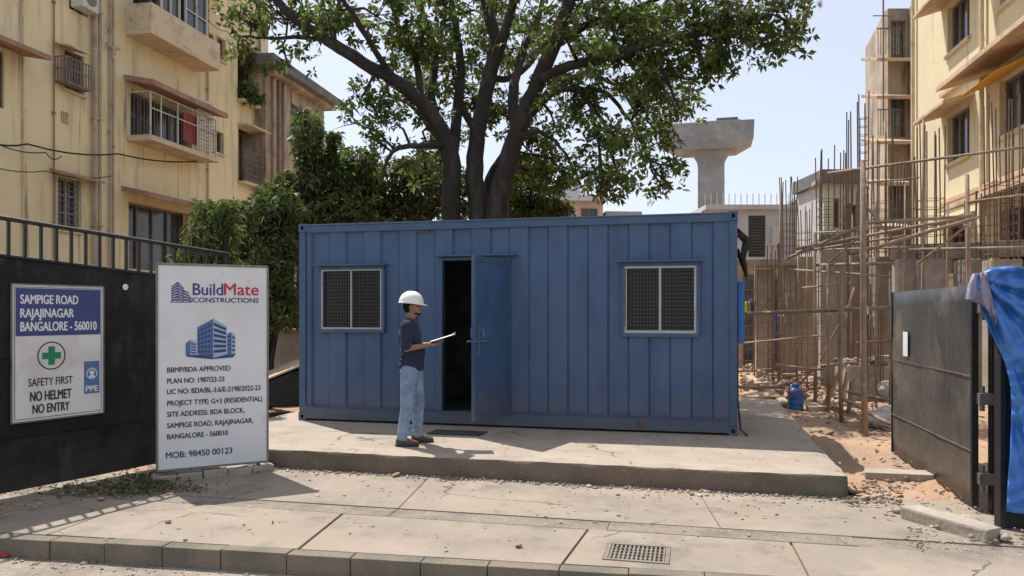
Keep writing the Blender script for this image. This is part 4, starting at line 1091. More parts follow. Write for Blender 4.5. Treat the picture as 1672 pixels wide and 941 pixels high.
#==TREE==
# ------------------------------------------------------------------ big tree behind the cabin
TY = 17.2
TB = Vector(((785-CU)/F*TY, TY, 0))
tree = thing("broadleaf_tree", "large spreading broadleaf tree with forked dark trunks rising behind the cabin", "tree", TB)
limbs = [
 ([(742,512,-.2),(738,430,-.2),(736,350,-.2),(738,272,-.3),(722,222,-.4),(688,168,-.7),(640,128,-1.0),(590,102,-1.3),(545,72,-1.6),(505,46,-1.8),(470,20,-2.0),(440,-15,-2.2)], 20, 5),
 ([(738,278,-.3),(744,205,.3),(752,130,.6),(746,60,.9),(736,-10,1.2),(730,-80,1.4)], 11, 4),
 ([(788,520,0),(786,440,0),(782,350,0),(775,290,0),(779,220,.1),(798,130,.2),(808,65,.3),(792,0,.5),(780,-70,.7),(770,-150,.8)], 21, 6),
 ([(800,122,.2),(826,45,-.2),(848,-35,-.5),(870,-110,-.8)], 12, 4),
 ([(800,520,-.3),(806,430,-.3),(812,345,-.3),(826,280,-.4),(843,218,-.5),(872,150,-.7),(906,70,-1.0),(930,0,-1.3),(952,-80,-1.6),(960,-150,-1.7)], 23, 6),
 ([(742,512,.35),(765,420,.4),(786,350,.5),(800,290,.9),(830,240,1.4),(850,200,1.8)], 11, 6),
 ([(722,222,-.4),(705,160,.2),(712,90,.6),(690,20,.9),(680,-50,1)], 9, 3),
 ([(779,220,.1),(752,170,.6),(740,110,1.0),(700,60,1.3)], 8, 2.5),
 ([(843,218,-.5),(838,150,.1),(852,90,.4),(880,30,.6),(890,-40,.8)], 11, 3.5),
 ([(840,225,-.5),(880,215,-.9),(915,240,-1.1),(940,285,-1.3)], 5, 1.5),
 ([(925,146,-1.4),(985,150,-1.5),(1030,200,-1.2),(1060,262,-1)], 5, 1.3),
 ([(958,162,-1.9),(985,200,-1.6),(1003,262,-1.5),(1010,300,-1.5)], 4, 1.2),
 ([(545,72,-1.6),(548,30,-1.8),(560,-20,-2)], 6, 2),
 ([(880,130,-.8),(930,108,-1.5),(995,94,-2.1),(1060,74,-2.6),(1130,58,-3.0),(1200,40,-3.3),(1262,24,-3.5)], 9, 2),
 ([(850,205,-.5),(900,155,.0),(950,122,.4),(1005,140,.6),(1036,182,.8)], 7, 2),
 ([(862,172,-.6),(925,146,-1.4),(958,162,-1.9),(975,225,-2.2),(984,285,-2.4)], 6, 1.5),
 ([(906,72,-1.0),(960,40,-1.0),(1030,18,-.9),(1100,-15,-.8),(1170,-40,-.6)], 8, 2.5),
 ([(728,235,-.4),(690,238,-.9),(652,241,-1.3),(634,262,-1.5),(622,302,-1.6)], 6, 2),
 ([(728,232,-.4),(700,206,.3),(672,172,.8),(640,160,1.2)], 6, 2),
 ([(590,102,-1.3),(530,66,-1.2),(480,62,-1.0),(430,62,-.8),(392,60,-.7)], 5, 1.5),
 ([(688,168,-.7),(680,100,-.2),(650,40,.1),(630,-20,.3)], 7, 2.5),
 ([(798,130,.2),(850,120,1.2),(900,60,2.0),(960,20,2.8)], 7, 2.5),
 ([(640,128,-1.0),(600,60,-2),(560,0,-2.6),(530,-60,-3)], 6, 2),
 ([(1060,74,-2.6),(1090,130,-2.4),(1110,180,-2.3)], 4, 1.5),
 ([(930,0,-1.3),(1000,-60,-2),(1090,-100,-2.6),(1180,-110,-3)], 8, 2.5),
]
tb_ = MB(); limbpts = []
for pts, r0, r1 in limbs:
    P = [at(u, v, TY+dy) - TB for (u, v, dy) in pts]
    # smooth resample with slight wobble
    Q = []; n = len(P)
    for i in range(n-1):
        p0, p1, p2, p3 = P[max(i-1,0)], P[i], P[i+1], P[min(i+2,n-1)]
        for t in (0, .25, .5, .75):
            q = .5*((2*p1) + (p2-p0)*t + (2*p0-5*p1+4*p2-p3)*t*t + (3*p1-p0-3*p2+p3)*t**3)
            if 0 < i or t > 0: q = q + Vector((rng.uniform(-1,1), rng.uniform(-1,1), rng.uniform(-1,1)))*.018
            Q.append(q)
    Q.append(P[-1])
    m_ = len(Q); px = TY/F
    rad = [(r0+(r1-r0)*(i/(m_-1))**.8)*px*(1+rng.uniform(-.06,.06)) for i in range(m_)]
    if Q[0].z < .4:
        Q = [Q[0]+Vector((0,0,-1.9))] + Q; rad = [rad[0]*1.35] + rad
    tb_.tube(Q, rad, 10); limbpts += [(q, rr) for q, rr in zip(Q, rad) if q.z > 3.2]
blobs = [ # u, v, ru, rv, dy, n
 (405,40,45,40,-.8,120),(450,20,50,45,-1.4,150),(520,40,45,45,-1.5,150),(420,-20,60,40,-1.2,90),(500,80,28,14,-1.3,22),(470,108,30,12,-1.0,22),(400,75,22,18,-.7,30),
 (560,20,60,50,-.5,170),(620,30,60,55,-1.2,200),(650,80,55,45,.2,140),(690,60,55,60,-.6,190),(740,40,60,60,.8,200),(700,-20,80,50,0,140),
 (610,180,38,26,-1.2,50),(650,205,40,22,-1.0,46),(585,170,24,16,-1.3,14),(680,150,55,45,.6,90),(720,120,50,50,1.0,110),(770,110,45,60,1.4,110),(640,262,45,22,-1.6,45),(700,245,40,26,.7,55),
 (800,30,60,60,1.5,170),(850,80,50,60,1.0,130),(860,0,70,50,-1.0,170),(790,-40,90,50,.5,140),(760,180,40,40,1.5,55),(820,170,40,45,1.6,60),
 (920,60,55,50,-2.2,150),(960,30,60,50,-1.2,180),(910,130,50,45,1.0,100),(880,210,45,45,1.2,60),(930,190,50,45,-1.6,110),(900,260,45,40,.8,90),(880,300,36,34,1.0,60),
 (970,150,50,45,-1.8,120),(1010,100,55,45,-2.2,170),(1030,50,55,45,-1.8,190),(1000,0,80,45,-1.4,170),(960,230,45,35,-2.2,75),(985,290,36,24,-2.4,50),(1035,215,42,30,.8,60),(1080,205,46,30,.6,80),(1110,185,34,16,.4,28),
 (1040,160,45,35,-.6,110),(1090,120,50,40,-2.4,150),(1080,60,55,45,-2.4,190),(1130,40,55,45,-2.8,190),(1100,-10,80,45,-1.0,150),(1140,100,40,34,-2.8,90),(1180,70,45,40,-3.0,130),(1195,105,26,16,-3.0,20),
 (1220,40,45,38,-3.2,160),(1265,25,40,34,-3.4,130),(1292,58,30,24,-3.4,70),(1255,88,26,16,-3.3,26),(1200,0,70,40,-2.6,120),(1060,260,38,16,.5,24),(1085,295,22,14,.5,14),(1000,262,40,30,-1.5,60),(1025,240,34,26,-1.5,40),(950,275,36,26,-1.8,50),(1060,275,40,20,0,34),(1095,240,30,20,.4,30),(1100,310,14,12,.4,8),(1005,300,24,14,-1.8,20),(985,312,22,12,-2.3,16),
 (840,-80,110,60,-1,150),(700,-90,110,60,-.8,150),(980,-80,110,60,-1.6,140),(580,-60,90,50,-1.6,120),(1120,-80,90,50,-2,110),(820,60,80,50,3.2,130),(960,100,70,50,2.8,120),(690,110,60,50,2.8,80),
 (800,190,50,55,2.4,80),(850,200,40,50,2.2,70),(765,150,50,50,2.6,60),(820,110,50,50,2.4,60),(700,180,40,30,.2,50),(720,270,30,40,1.0,50),(910,215,40,30,.5,50),(1125,165,26,26,.4,34),(1100,150,40,26,-.6,50),(1050,120,60,40,.5,60),(600,140,40,26,-.6,36),(575,200,34,24,-1.2,24),(620,235,34,20,-1.4,24),(870,250,40,40,1.8,60),(905,300,36,30,1.0,50),(1085,310,26,14,.5,16),
 (835,270,30,40,1.6,40),(860,240,30,30,1.8,40),(745,230,28,40,1.8,40),
]
parts = []; pxm = TY/F
for (u, v, ru, rv, dy, n) in blobs:
    c = at(u, v, TY+dy) - TB
    rr = (ru*pxm, max(ru, rv)*pxm*.9, rv*pxm)
    nn = int(n*(.46 if v < 110 else .56))
    nc = max(3, nn//7)
    C0 = blob_points(c, rr, nc, .1)          # twig ends, several rosettes near each
    P = np.repeat(C0, 7, axis=0)[:nn] + nr.normal(0, .15, (min(nn, nc*7), 3))*np.array([1.2,1.2,.8])
    parts.append(rosettes(P, 7, .165, .46, .15, .5))
    # branch from the nearest limb
    cl = sorted(limbpts, key=lambda q: (q[0]-c).length)[:1]
    q0, r0 = cl[0]
    mid = q0.lerp(c, .5) + Vector((rng.uniform(-.15,.15), rng.uniform(-.15,.15), .12))
    if (q0-c).length > .15: tb_.tube([q0, mid, c], [min(r0*.6,.05), .028, .016], 5)
    for j in range(0, nc, 1):
        e = Vector(C0[j]); s0_ = c.lerp(mid, rng.uniform(0,.5))
        tb_.tube([s0_, s0_.lerp(e, .5)+Vector((0,0,rng.uniform(-.02,.08))), e], [.013, .009, .004], 3, cap=False)
V, Fc = merge(parts)
tb_.build("trunk", M_bark, tree, smooth=True)
np_mesh("crown", V, Fc, M_leaf, tree)

# ---- greenery between the buildings and behind the cabin
def px_blobs(lst, Y): 
    out = []
    for (u, v, ru, rv, dy) in lst:
        y = Y+dy; k = y/F; out.append((at(u, v, y), (ru*k, (ru+rv)/2*k*.8, rv*k)))
    return out
def base_at(u, Y): return ((u-CU)/F*Y, Y, 0)
shrub("small_tree", "slender tree with drooping narrow leaves before the left facade", "tree", base_at(350,12.5), px_blobs([(345,345,32,20,0),(365,385,28,28,.3),(325,395,25,30,-.2),(345,430,45,30,.2),(372,350,16,24,0),(300,430,28,18,0)], 12.5), 60, "crown", M_leaf3, .17, 6, .22, .035, trunk_name="trunk", droop=.5)
shrub("climber_bush", "dense dark green bush between tall signboard and cabin", "bush", base_at(435,14.2), px_blobs([(440,350,42,36,0),(410,400,40,40,.3),(465,395,36,45,0),(440,450,48,45,-.3),(460,500,36,40,-.3),(425,490,30,45,0),(470,340,30,30,0),(400,350,18,20,.5)], 14.2), 130, "foliage", M_leaf2, .15, 6, .42, .05)
shrub("creeper_tree", "tall vine covered tree climbing beside the brown gabled building", "tree", base_at(485,19), px_blobs([(500,212,26,46,0),(508,262,28,24,.5),(490,300,40,28,0),(520,310,40,30,.4),(460,312,28,24,.2),(530,345,50,25,0),(470,350,40,20,0),(445,330,30,30,0)], 19), 50, "crown", M_leaf2, .19, 6, .42, .07, trunk_name="trunk")
shrub("young_tree", "young tree with upright leafy tips left of the big tree", "tree", base_at(545,19.5), px_blobs([(545,235,12,22,0),(540,265,22,18,0),(575,262,24,22,.4),(555,295,40,24,0),(600,262,18,18,0),(590,300,38,28,.6),(560,335,60,26,0),(560,365,80,20,0)], 19.5), 66, "crown", M_leaf3, .2, 6, .36, .05, trunk_name="trunk")
shrub("background_tree", "rounded dark tree just left of the forked trunks", "tree", base_at(650,20.5), px_blobs([(640,290,42,30,0),(610,330,50,24,0),(680,280,36,34,.4),(690,320,46,34,0),(655,340,60,24,0),(715,300,26,40,.8),(640,365,90,20,0),(600,300,30,20,-.4)], 20.5), 66, "crown", M_leaf2, .2, 6, .38, .06, trunk_name="trunk")
shrub("background_tree", "dark tree seen between and right of the forked trunks", "tree", base_at(840,21), px_blobs([(765,315,26,40,0),(850,310,40,40,0),(885,325,34,26,0),(845,345,60,16,0),(870,280,30,30,.5),(905,342,30,12,0),(800,350,90,24,0)], 21), 62, "crown", M_leaf2, .2, 6, .38, .06, trunk_name="trunk")
shrub("potted_creeper", "green creeper hanging in the recessed balcony of the left block", "plant", at(400,170,28.5), px_blobs([(400,95,16,24,0),(402,150,14,22,-.2),(416,165,16,8,-.3)], 28.4), 24, "foliage", M_leaf2, .25, 6, .4, .03)
#==LEFTB==
# ------------------------------------------------------------------ left building
X0L = 15.3
LF = Frame((-.669*17.81, 17.81), (.19, 1.0))      # seen from the street; direction away from the camera
# local frame: +x along the facade (away), facade faces local -y  -> street is to the right of the direction
lb = thing("apartment_block", "weathered yellow apartment block with caged balconies on the left side", "building", (LF.o.x, LF.o.y, 0), LF.ang)
Lend = LF.s(438); HL = 15.5
def lx(u): return LF.s(u)
def lz(u, v): return LF.sz(u, v)[1]
ops = {}
def rect(u0, u1, v0, v1):
    um = (u0+u1)/2; z1 = lz(um, v0); z0 = lz(um, v1); return (lx(u0), lx(u1), z0, z1)
wins = {
 'ac': rect(104,136,86,150), 'low': rect(93,131,292,376), 'top': rect(113,144,-22,22), 'edge': rect(-14,7,82,175),
 's1': rect(340,349,55,86), 's2': rect(354,367,62,98), 's3': rect(350,364,215,250), 'vent': rect(99,112,183,203)}
b2 = rect(212,318,178,262); b2 = (lx(208), lx(320), lz(208,225)+.02, lz(208,150))
b3 = (b2[0]-.1, b2[1]-.3, b2[2]-3.2, b2[3]-3.2); b1 = (b2[0], b2[1], b2[2]+3.05, b2[3]+3.05)
lgA = rect(388,414,88,168); lgB = rect(389,430,215,302)
rec = [(b1[0]+.25, b1[1]-.25, b1[2]+.05, b1[2]+2.25), (b2[0]+.15, b2[1]-.25, b2[2]+.05, b2[3]+.12), (b3[0]+.15, b3[1]-.1, b3[2]-.6, b3[3]+.05)]
mb = MB()
mb.wall(Lend, HL, [wins[k] for k in wins] + rec + [lgA, lgB], y=0, depth=.22, x0=-3.5)
mb.build("wall", M_yellow, lb)
mb = MB(); 
mb.box(-3.5, Lend, .9, 9, 0, HL-.01); mb.box(-3.5,-3.48,.0,.9,0,HL); mb.box(Lend-.02,Lend,.0,.9,0,HL); mb.box(-3.5, Lend, 0, .9, HL-.02, HL+.2)
mb.build("rear_wall", M_aged, lb)
def bwindow(parent, r, mf=M_wframe, mg=M_bglass, cols=2, rows=1, grille=0, rec=.12, th=.05, gm=None, bars_h=False):
    a, b, c, d = r
    f = MB()
    for q in ((a,b,d-th,d),(a,b,c,c+th),(a,a+th,c+th,d-th),(b-th,b,c+th,d-th)): f.box(q[0], q[1], rec-.03, rec+.03, q[2], q[3])
    for i in range(1, cols):
        x = a+(b-a)*i/cols; f.box(x-th*.4, x+th*.4, rec-.025, rec+.025, c+th, d-th)
    for i in range(1, rows):
        z = c+(d-c)*i/rows; f.box(a+th, b-th, rec-.02, rec+.02, z-th*.35, z+th*.35)
    fo = f.build("window", mf, parent)
    g = MB(); g.box(a+.01, b-.01, rec+.035, rec+.05, c+.01, d-.01); g.build("pane", mg, fo)
    if grille:
        g = MB(); n = max(3, int((b-a)/grille))
        for i in range(n+1): x = a+.02+(b-a-.04)*i/n; g.box(x-.008, x+.008, rec-.075, rec-.06, c, d)
        if bars_h:
            n = max(3, int((d-c)/grille))
            for i in range(n+1): z = c+.02+(d-c-.04)*i/n; g.box(a, b, rec-.06, rec-.048, z-.007, z+.007)
        g.build("grille", gm or M_wframe, fo)
    return fo
def chajja(parent, a, b, z, proj, mt, th=.07, drop=.12, name="canopy"):
    m = MB(); m.M = Matrix.Identity(4)
    m.add([(a,0.0,z),(b,0.0,z),(b,-proj,z-drop),(a,-proj,z-drop),(a,0,z+th),(b,0,z+th),(b,-proj,z-drop+th),(a,-proj,z-drop+th)],
          [(0,3,2,1),(4,5,6,7),(3,7,6,2),(0,4,7,3),(1,2,6,5),(0,1,5,4)])
    return m.build(name, mt, parent, bevel=.01)
bwindow(lb, wins['ac'], M_wframe, grille=.14, bars_h=True); bwindow(lb, wins['low'], M_wframe_l, rows=3, grille=.14, gm=M_wframe, bars_h=True); bwindow(lb, wins['top'], M_wframe_l)
bwindow(lb, wins['edge'], M_wframe, grille=.12, bars_h=True); bwindow(lb, wins['s1'], cols=1); bwindow(lb, wins['s2'], M_wframe, M_greenglass, cols=1); bwindow(lb, wins['s3'], cols=1)
v = wins['vent']; e = MB()
for i in range(4):
    z = v[2]+(v[3]-v[2])*(i+.5)/4; e.box(v[0]+.02, v[1]-.02, .05, .09, z-.02, z+.02); x = v[0]+(v[1]-v[0])*(i+.5)/4; e.box(x-.02, x+.02, .03, .05, v[2], v[3])
e.build("vent", M_creamtrim, lb)
# ledge trims around windows
for k in ('ac','low','s3','s2'):
    w = wins[k]; e = MB(); e.box(w[0]-.07, w[1]+.07, -.07, .0, w[2]-.08, w[2]); e.box(w[0]-.06, w[0], -.03, .0, w[2], w[3]); e.box(w[1], w[1]+.06, -.03, 0, w[2], w[3]); e.build("window_trim", M_creamtrim, lb, bevel=.008)
w = wins['low']; chajja(lb, w[0]-.25, w[1]+.5, w[3]+.12, .35, M_redch, .05)
w = wins['ac']; chajja(lb, w[0]-.35, w[0]+.35, w[3]+.02, .5, M_creamtrim, .05)
w = wins['edge']; chajja(lb, w[0]-1.6, lx(40), w[3]+.10, .75, M_redch, .12, .15)
w = wins['ac']; e = MB(); X0, X1, Y0, Z0, Z1 = w[0]-.30, w[1]-.1, -.34, w[2]+.08, w[3]-.30
for i in range(10):
    x = X0+(X1-X0)*i/9; e.box(x-.012, x+.012, Y0, Y0+.02, Z0, Z1)
for i in range(5):
    y = Y0+(.0-Y0)*i/4; e.box(X0-.005, X0+.02, y-.012, y+.012, Z0, Z1)
for z in (Z0, (Z0+Z1)/2, Z1-.02): e.box(X0, X1, Y0-.004, Y0+.024, z, z+.025); e.box(X0-.008, X0+.018, Y0, 0, z, z+.025)
e.box(X0, X1, Y0, 0, Z0-.03, Z0-.002); e.build("projecting_grille", M_wframe, lb)
w = wins['top']; e = MB(); e.box(w[0]+.02, w[1]-.05, -.38, -.02, w[2]+.05, w[2]+.65); e.lathe([(.24,0),(.24,.01),(.03,.012)], (0,0,0), 18) if False else None
e.build("air_conditioner", M_wframe_l, lb, bevel=.02)
e = MB(); c_x = (w[0]+w[1])/2; vs = []
ring(e, c_x, w[2]+.35, .0, .2, -.384, 20); e.build("fan_grille", M_wframe, lb)
# caged balcony
def cage(b, canopy_mat, tag_cloth):
    a0, a1, z0, z1 = b; P_ = .75
    e = MB(); e.box(a0-.05, a1+.05, -P_-.05, .0, z0-.12, z0); e.build("balcony_floor", M_creamtrim, lb, bevel=.015)
    f = MB(); t = .035
    for x in (a0, a0+(a1-a0)*.14, a0+(a1-a0)*.38, a0+(a1-a0)*.68, a1-t): f.box(x, x+t, -P_, -P_+t, z0, z1)
    for z in (z0+.02, z0+(z1-z0)*.62, z1-t): f.box(a0, a1, -P_-.004, -P_+t-.004, z, z+t*.8)
    for x in (a0, a1-t):
        f.box(x, x+t, -P_, .0, z1-t, z1); f.box(x, x+t, -P_, 0, z0+.02, z0+.05)
    fo = f.build("balcony_cage", M_wframe_l, lb)
    g = MB(); n = int((a1-a0)/.13)
    for i in range(n): x = a0+.05+(a1-a0-.1)*i/n; g.box(x, x+.010, -P_+.012, -P_+.022, z0+.03, z1)
    for i in range(6): y = -P_+.1+i*.11; g.box(a0+.01, a0+.022, y, y+.01, z0+.03, z1)
    g.build("grille", M_wframe, fo)
    chajja(lb, a0-.15, a1+.35, z1+.30, P_+.22, canopy_mat, .16, .2)
    return fo
cage(b2, M_redch, True); chajja(lb, b3[0]-.15, b3[1]+.35, b3[3]+.30, .9, M_redch, .15, .2)
e = MB(); x0 = b2[0]+(b2[1]-b2[0])*.52; 
e.box(x0, x0+.75, -.62, -.60, b2[2]+.25, b2[2]+1.15); e.build("hanging_cloth", M_curtain, lb)
e = MB(); x0 = b2[0]+(b2[1]-b2[0])*.70
for i in range(14): e.box(x0, b2[1]-.1, -.70, -.68, b2[2]+.15+i*.12, b2[2]+.22+i*.12)
e.build("louvre_blind", M_wframe_l, lb)
# top balcony with solid parapet
a0, a1, z0, z1 = b1; e = MB()
e.box(a0-.1, a1+.05, -.85, 0, z0-.14, z0-.02); e.box(a0-.1, a1+.05, -.85, -.75, z0-.02, z0+.75); e.box(a0-.1, a0, -.75, 0, z0-.02, z0+.75); e.box(a1-.05, a1+.05, -.75, 0, z0-.02, z0+.75)
e.build("balcony_parapet", M_creamtrim, lb, bevel=.012)
bwindow(lb, (a0+.5, a0+(a1-a0)*.42, z0+.75, z0+2.2), M_wframe_l, cols=2, rec=-.72); bwindow(lb, (a0+(a1-a0)*.5, a1-.5, z0+.35, z0+2.2), M_wframe_l, cols=2, rows=2, rec=-.72)
chajja(lb, a0-.2, a1+.8, z0+2.65, 1.0, M_redch, .08, .2)
for r_ in rec: bwindow(lb, r_, M_wframe, cols=4, rows=1, rec=.3)
# loggias near the far end
for lg in (lgA, lgB):
    e = MB(); e.box(lg[0]-.05, lg[1]+.05, -.30, 0, lg[2]-.1, lg[2]); e.box(lg[0]-.05, lg[1]+.05, -.45, 0, lg[3]+.02, lg[3]+.1); e.box(lg[1]+.0, lg[1]+.05, -.3, 0, lg[2], lg[3]+.02)
    e.build("loggia_ledge", M_creamtrim, lb, bevel=.012)
for lg in (lgA, lgB): bwindow(lb, lg, M_wframe, cols=2, rec=.5)
e = MB(); a, b, c, d = lgB
for i in range(15): x = a+(b-a)*i/14; e.box(x-.012, x+.012, -.29, -.27, c, c+1.15)
for i in range(6): z = c+.05+i*.21; e.box(a, b, -.285, -.265, z, z+.02)
e.build("railing_cage", M_wframe, lb)
# pipes
for u, mt, r_, v_ in ((150,M_pipe,.055,.1),(157,M_pipe,.045,.12),(177,M_pipe,.03,.06),(182,M_pipe,.03,.06),(337,M_pipe,.03,.06),(420,M_pipe_red,.05,.1),(36,M_creamtrim,.02,.03),(86,M_pipe_red,.02,.04)):
    e = MB(); x = lx(u); e.tube([(x,-v_,.1),(x,-v_,HL-.1)], r_, 10)
    z = 1.2
    while z < HL: e.box(x-r_-.02, x+r_+.02, -v_-r_-.008, 0, z, z+.05); z += 2.6 + (u % 7)*.1
    e.build("drain_pipe", mt, lb, smooth=False)
# branch pipe fittings
e = MB(); x = lx(179); z = lz(179, 75); e.tube([(x-.25,-.1,z),(x,-.12,z-.1),(x+.25,-.1,z)], .04, 8); e.tube([(x,-.12,z-.1),(x,-.1,z-.4)], .04, 8); e.build("pipe_fitting", M_pipe, lb)
# wires across the facade
def wire(name, label, pts, r_=.014):
    P = [Vector(p) for p in pts]; base = P[0]
    o = thing(name, label, "cable", base)
    Q = []
    n = len(P)
    for i in range(n-1):
        for t in (0,.2,.4,.6,.8):
            q = P[i].lerp(P[i+1], t); q.z -= 4*t*(1-t)*.12; Q.append(q-base)
    Q.append(P[-1]-base)
    e = MB(); e.tube(Q, r_, 6); e.build("strand", M_cable, o); return o
def lw(u, v, off=-.25):
    s, z = LF.sz(u, v); p = LF.w(s, off); return (p.x, p.y, z)
wire("cable", "thick black cable sagging across the left yellow facade", [lw(-60,222), lw(30,236), lw(180,252), lw(322,263)], .022)
wire("cable", "thin service wire dipping left of the small lower window", [lw(-40,226), lw(60,250), lw(86,256)], .014)
wire("cable", "thin wire running lowest across the left facade to the pipe", [lw(-60,262), lw(60,280), lw(170,288)], .012)
wire("cable", "short looped wire hanging from the top balcony corner", [lw(325,30), lw(360,52), lw(390,70)], .012)
# annexe that continues the street side, brown with a dark eave
AF = Frame((-.312*29.6, 29.6), (.19, 1.0))
an = thing("gabled_annexe", "brown stained annexe with projecting dark grey eave beyond the yellow block", "building", (AF.o.x, AF.o.y, 0), AF.ang)
Aend = AF.s(529)
az1 = AF.sz(450, 128)[1]
wa = (AF.s(474), AF.s(524), AF.sz(500,250)[1], AF.sz(500,182)[1])
wb = (wa[0], wa[1], wa[2]-3.2, wa[3]-3.2)
e = MB(); e.wall(Aend, az1, [wa, wb], 0, .25, x0=-.6)
e.box(-.6, Aend, .8, 8, 0, az1-.02); e.box(Aend-.03, Aend, 0, .8, 0, az1-.02); e.box(-.6,-.57,0,.8,0,az1-.02); e.build("wall", M_brownw, an)
e = MB(); e.add([(-1.2,-.65,az1+.1),(Aend+.9,-.65,az1+.1),(Aend+.9,8,az1+.1),(-1.2,8,az1+.1),(-1.2,-.65,az1+.50),(Aend+.9,-.65,az1+.42),(Aend+.9,8,az1+.55),(-1.2,8,az1+.75)], [(0,3,2,1),(4,5,6,7),(0,1,5,4),(1,2,6,5),(2,3,7,6),(3,0,4,7)])
e.build("eave", M_eave, an, bevel=.02)
e = MB(); e.box(-.6, Aend, -.35, 0, az1-.06, az1+.098); e.build("cornice", M_brownw, an)
bwindow(an, wa, M_wframe, cols=3, rows=2, rec=.1, grille=.15, bars_h=True); bwindow(an, wb, M_wframe, cols=3, rows=2, rec=.1)
for u in (444, 452, 461):
    e = MB(); x = AF.s(u); e.tube([(x,-.1,0),(x,-.1,az1-.1)], .07, 8); e.build("drain_pipe", M_pipe_red if u == 452 else M_pipe, an)
# compound wall and covered heap left of the cabin
cw = thing("compound_wall", "low dark stained compound wall behind the covered heap", "wall", (*base_at(400, 15.0)[:2], 0), R(-8))
e = MB(); e.box(-1.6, 1.6, 0, .2, 0, 1.38); e.box(-1.65, 1.65, -.03, .23, 1.38, 1.45); e.build("masonry", M_aged, cw, bevel=.01)
hp = thing("covered_heap", "black sheeted sloping stack with a pale plank edge left of the cabin", "covered stack", (*gp(455, 662, SLH)[:2], SLH), R(20))
e = MB(); e.prism_y([(-.62,0),(.5,0),(.5,.62),(.2,.58),(-.6,.26)], -.3, .9); e.build("cover", M_blackp, hp, bevel=.03, jit=.012)
e = MB(); e.M = Matrix.Rotation(R(-22), 4, 'Y'); e.box(-.68,.62,-.34,.95,.49,.52); e.build("plank", M_plank, hp, bevel=.004)
#==RIGHT==
# ------------------------------------------------------------------ right building (sunlit)
# frame runs towards the camera so that its street side faces local -y
RFa = Frame((.5246*24.25, 24.25), (-.195, -1.0))     # origin at far end
rb_ = thing("apartment_block", "pale yellow sunlit apartment block with peach canopies on the right side", "building", (RFa.o.x, RFa.o.y, 0), RFa.ang)
def rx(u): return RFa.s(u)
def rz(u, v): return RFa.sz(u, v)[1]
HR = 16.0; Rend = 14.0
def rrect(u0, u1, v0, v1):
    um = (u0+u1)/2; return (rx(u0), rx(u1), rz(um, v1), rz(um, v0))
A2 = rrect(1547,1583,180,260); B2 = (rx(1632), rx(1632)+2.0, A2[2], A2[3])
dz = 3.05
wl = []
for k in (-2,-1,0,1,2,3):
    for w in (A2, B2, (B2[0]+3.6, B2[1]+3.6, A2[2], A2[3])):
        z0, z1 = w[2]+k*dz, w[3]+k*dz
        if z0 > .6 and z1 < HR-.4: wl.append((w[0], w[1], z0, z1))
e = MB(); e.wall(Rend, HR, wl, 0, .25); e.build("wall", M_yellow2, rb_)
e = MB(); e.box(0, Rend, .9, 10, 0, HR-.02); e.box(0,.03,0,.9,0,HR-.02); e.box(Rend-.03,Rend,0,.9,0,HR-.02); e.box(0,Rend,0,.9,HR,HR+.2); e.build("rear_wall", M_aged, rb_)
for w in wl:
    bwindow(rb_, w, M_wframe, M_bglass, cols=3, rows=1, rec=.16, th=.06)
    e = MB(); e.box(w[0]-.1, w[1]+.1, -.08, -.0, w[2]-.10, w[2]-.01); e.build("sill", M_creamtrim, rb_, bevel=.01)
for k in (-1,0,1,2):
    z = A2[3]+k*dz+.12
    if z > HR-.3: continue
    chajja(rb_, A2[0]-.5, A2[1]+.35, z, .75, M_pinkch, .09, .2)
    chajja(rb_, B2[0]-.9, B2[1]+4.4, z+.25, 1.1, M_pinkch, .12, .3)
    e = MB(); e.box(A2[0]-.3, Rend-.5, -.12, 0, z+.50, z+.62); e.build("string_course", M_pinkch, rb_, bevel=.01)
e = MB(); w = B2; e.add([(w[0]-.2,-.02,w[3]+.05),(w[1]+.2,-.02,w[3]+.05),(w[1]+.2,-.9,w[3]-.35),(w[0]-.2,-.9,w[3]-.35)], [(0,1,2,3)]); o = e.build("awning", M_orange, rb_); o.modifiers.new("t",'SOLIDIFY').thickness = .02
for x in (.25, rx(1610)):
    e = MB(); e.tube([(x,-.1,0),(x,-.1,HR-.1)], .06, 8); e.build("drain_pipe", M_creamtrim, rb_)
# ---- aged narrow building between
GFr = Frame((.4912*27, 27), (-.0, -1))      # corner at u=1450
ag = thing("stair_tower", "aged grey narrow building with shaded balconies behind the scaffold", "building", (13.26, 27, 0), 0)
def gx_(u, Y=27): return (u-CU)/F*Y - 13.26
def gz_(v, Y=27): return CAMZ-(v-HV)/F*Y
Hg = gz_(14)
wg = [(gx_(1455), gx_(1479), gz_(96), gz_(34)), (gx_(1455), gx_(1480), gz_(224), gz_(160)), (gx_(1455), gx_(1482), gz_(362), gz_(298)), (gx_(1455), gx_(1482), gz_(480), gz_(420))]
e = MB(); e.wall(2.2, Hg, wg, 0, .25, x0=0); e.prism([(0,.255),(2.2,.255),(3.3,4.0),(1.05,4.0)], 0, Hg-.01); e.box(0,.03,0.001,.25,0,Hg-.01)
e.build("wall", M_aged, ag)
zl = gz_(70)
for w in wg:
    bwindow(ag, w, M_wframe, M_greenglass, cols=2, rows=3, rec=.12)
for z in (gz_(100), gz_(232), gz_(368), gz_(160), gz_(298)):
    e = MB(); e.add([(-.95,0,z),(1.5,0,z),(1.5,-.75,z-.25),(-.75,-.75,z-.25),(-.95,0,z+.12),(1.5,0,z+.12),(1.5,-.75,z-.13),(-.75,-.75,z-.13)], [(0,3,2,1),(4,5,6,7),(3,7,6,2),(0,4,7,3),(1,2,6,5),(0,1,5,4)]); e.build("canopy", M_pinkch if z < gz_(120) else M_creamtrim, ag, bevel=.015)
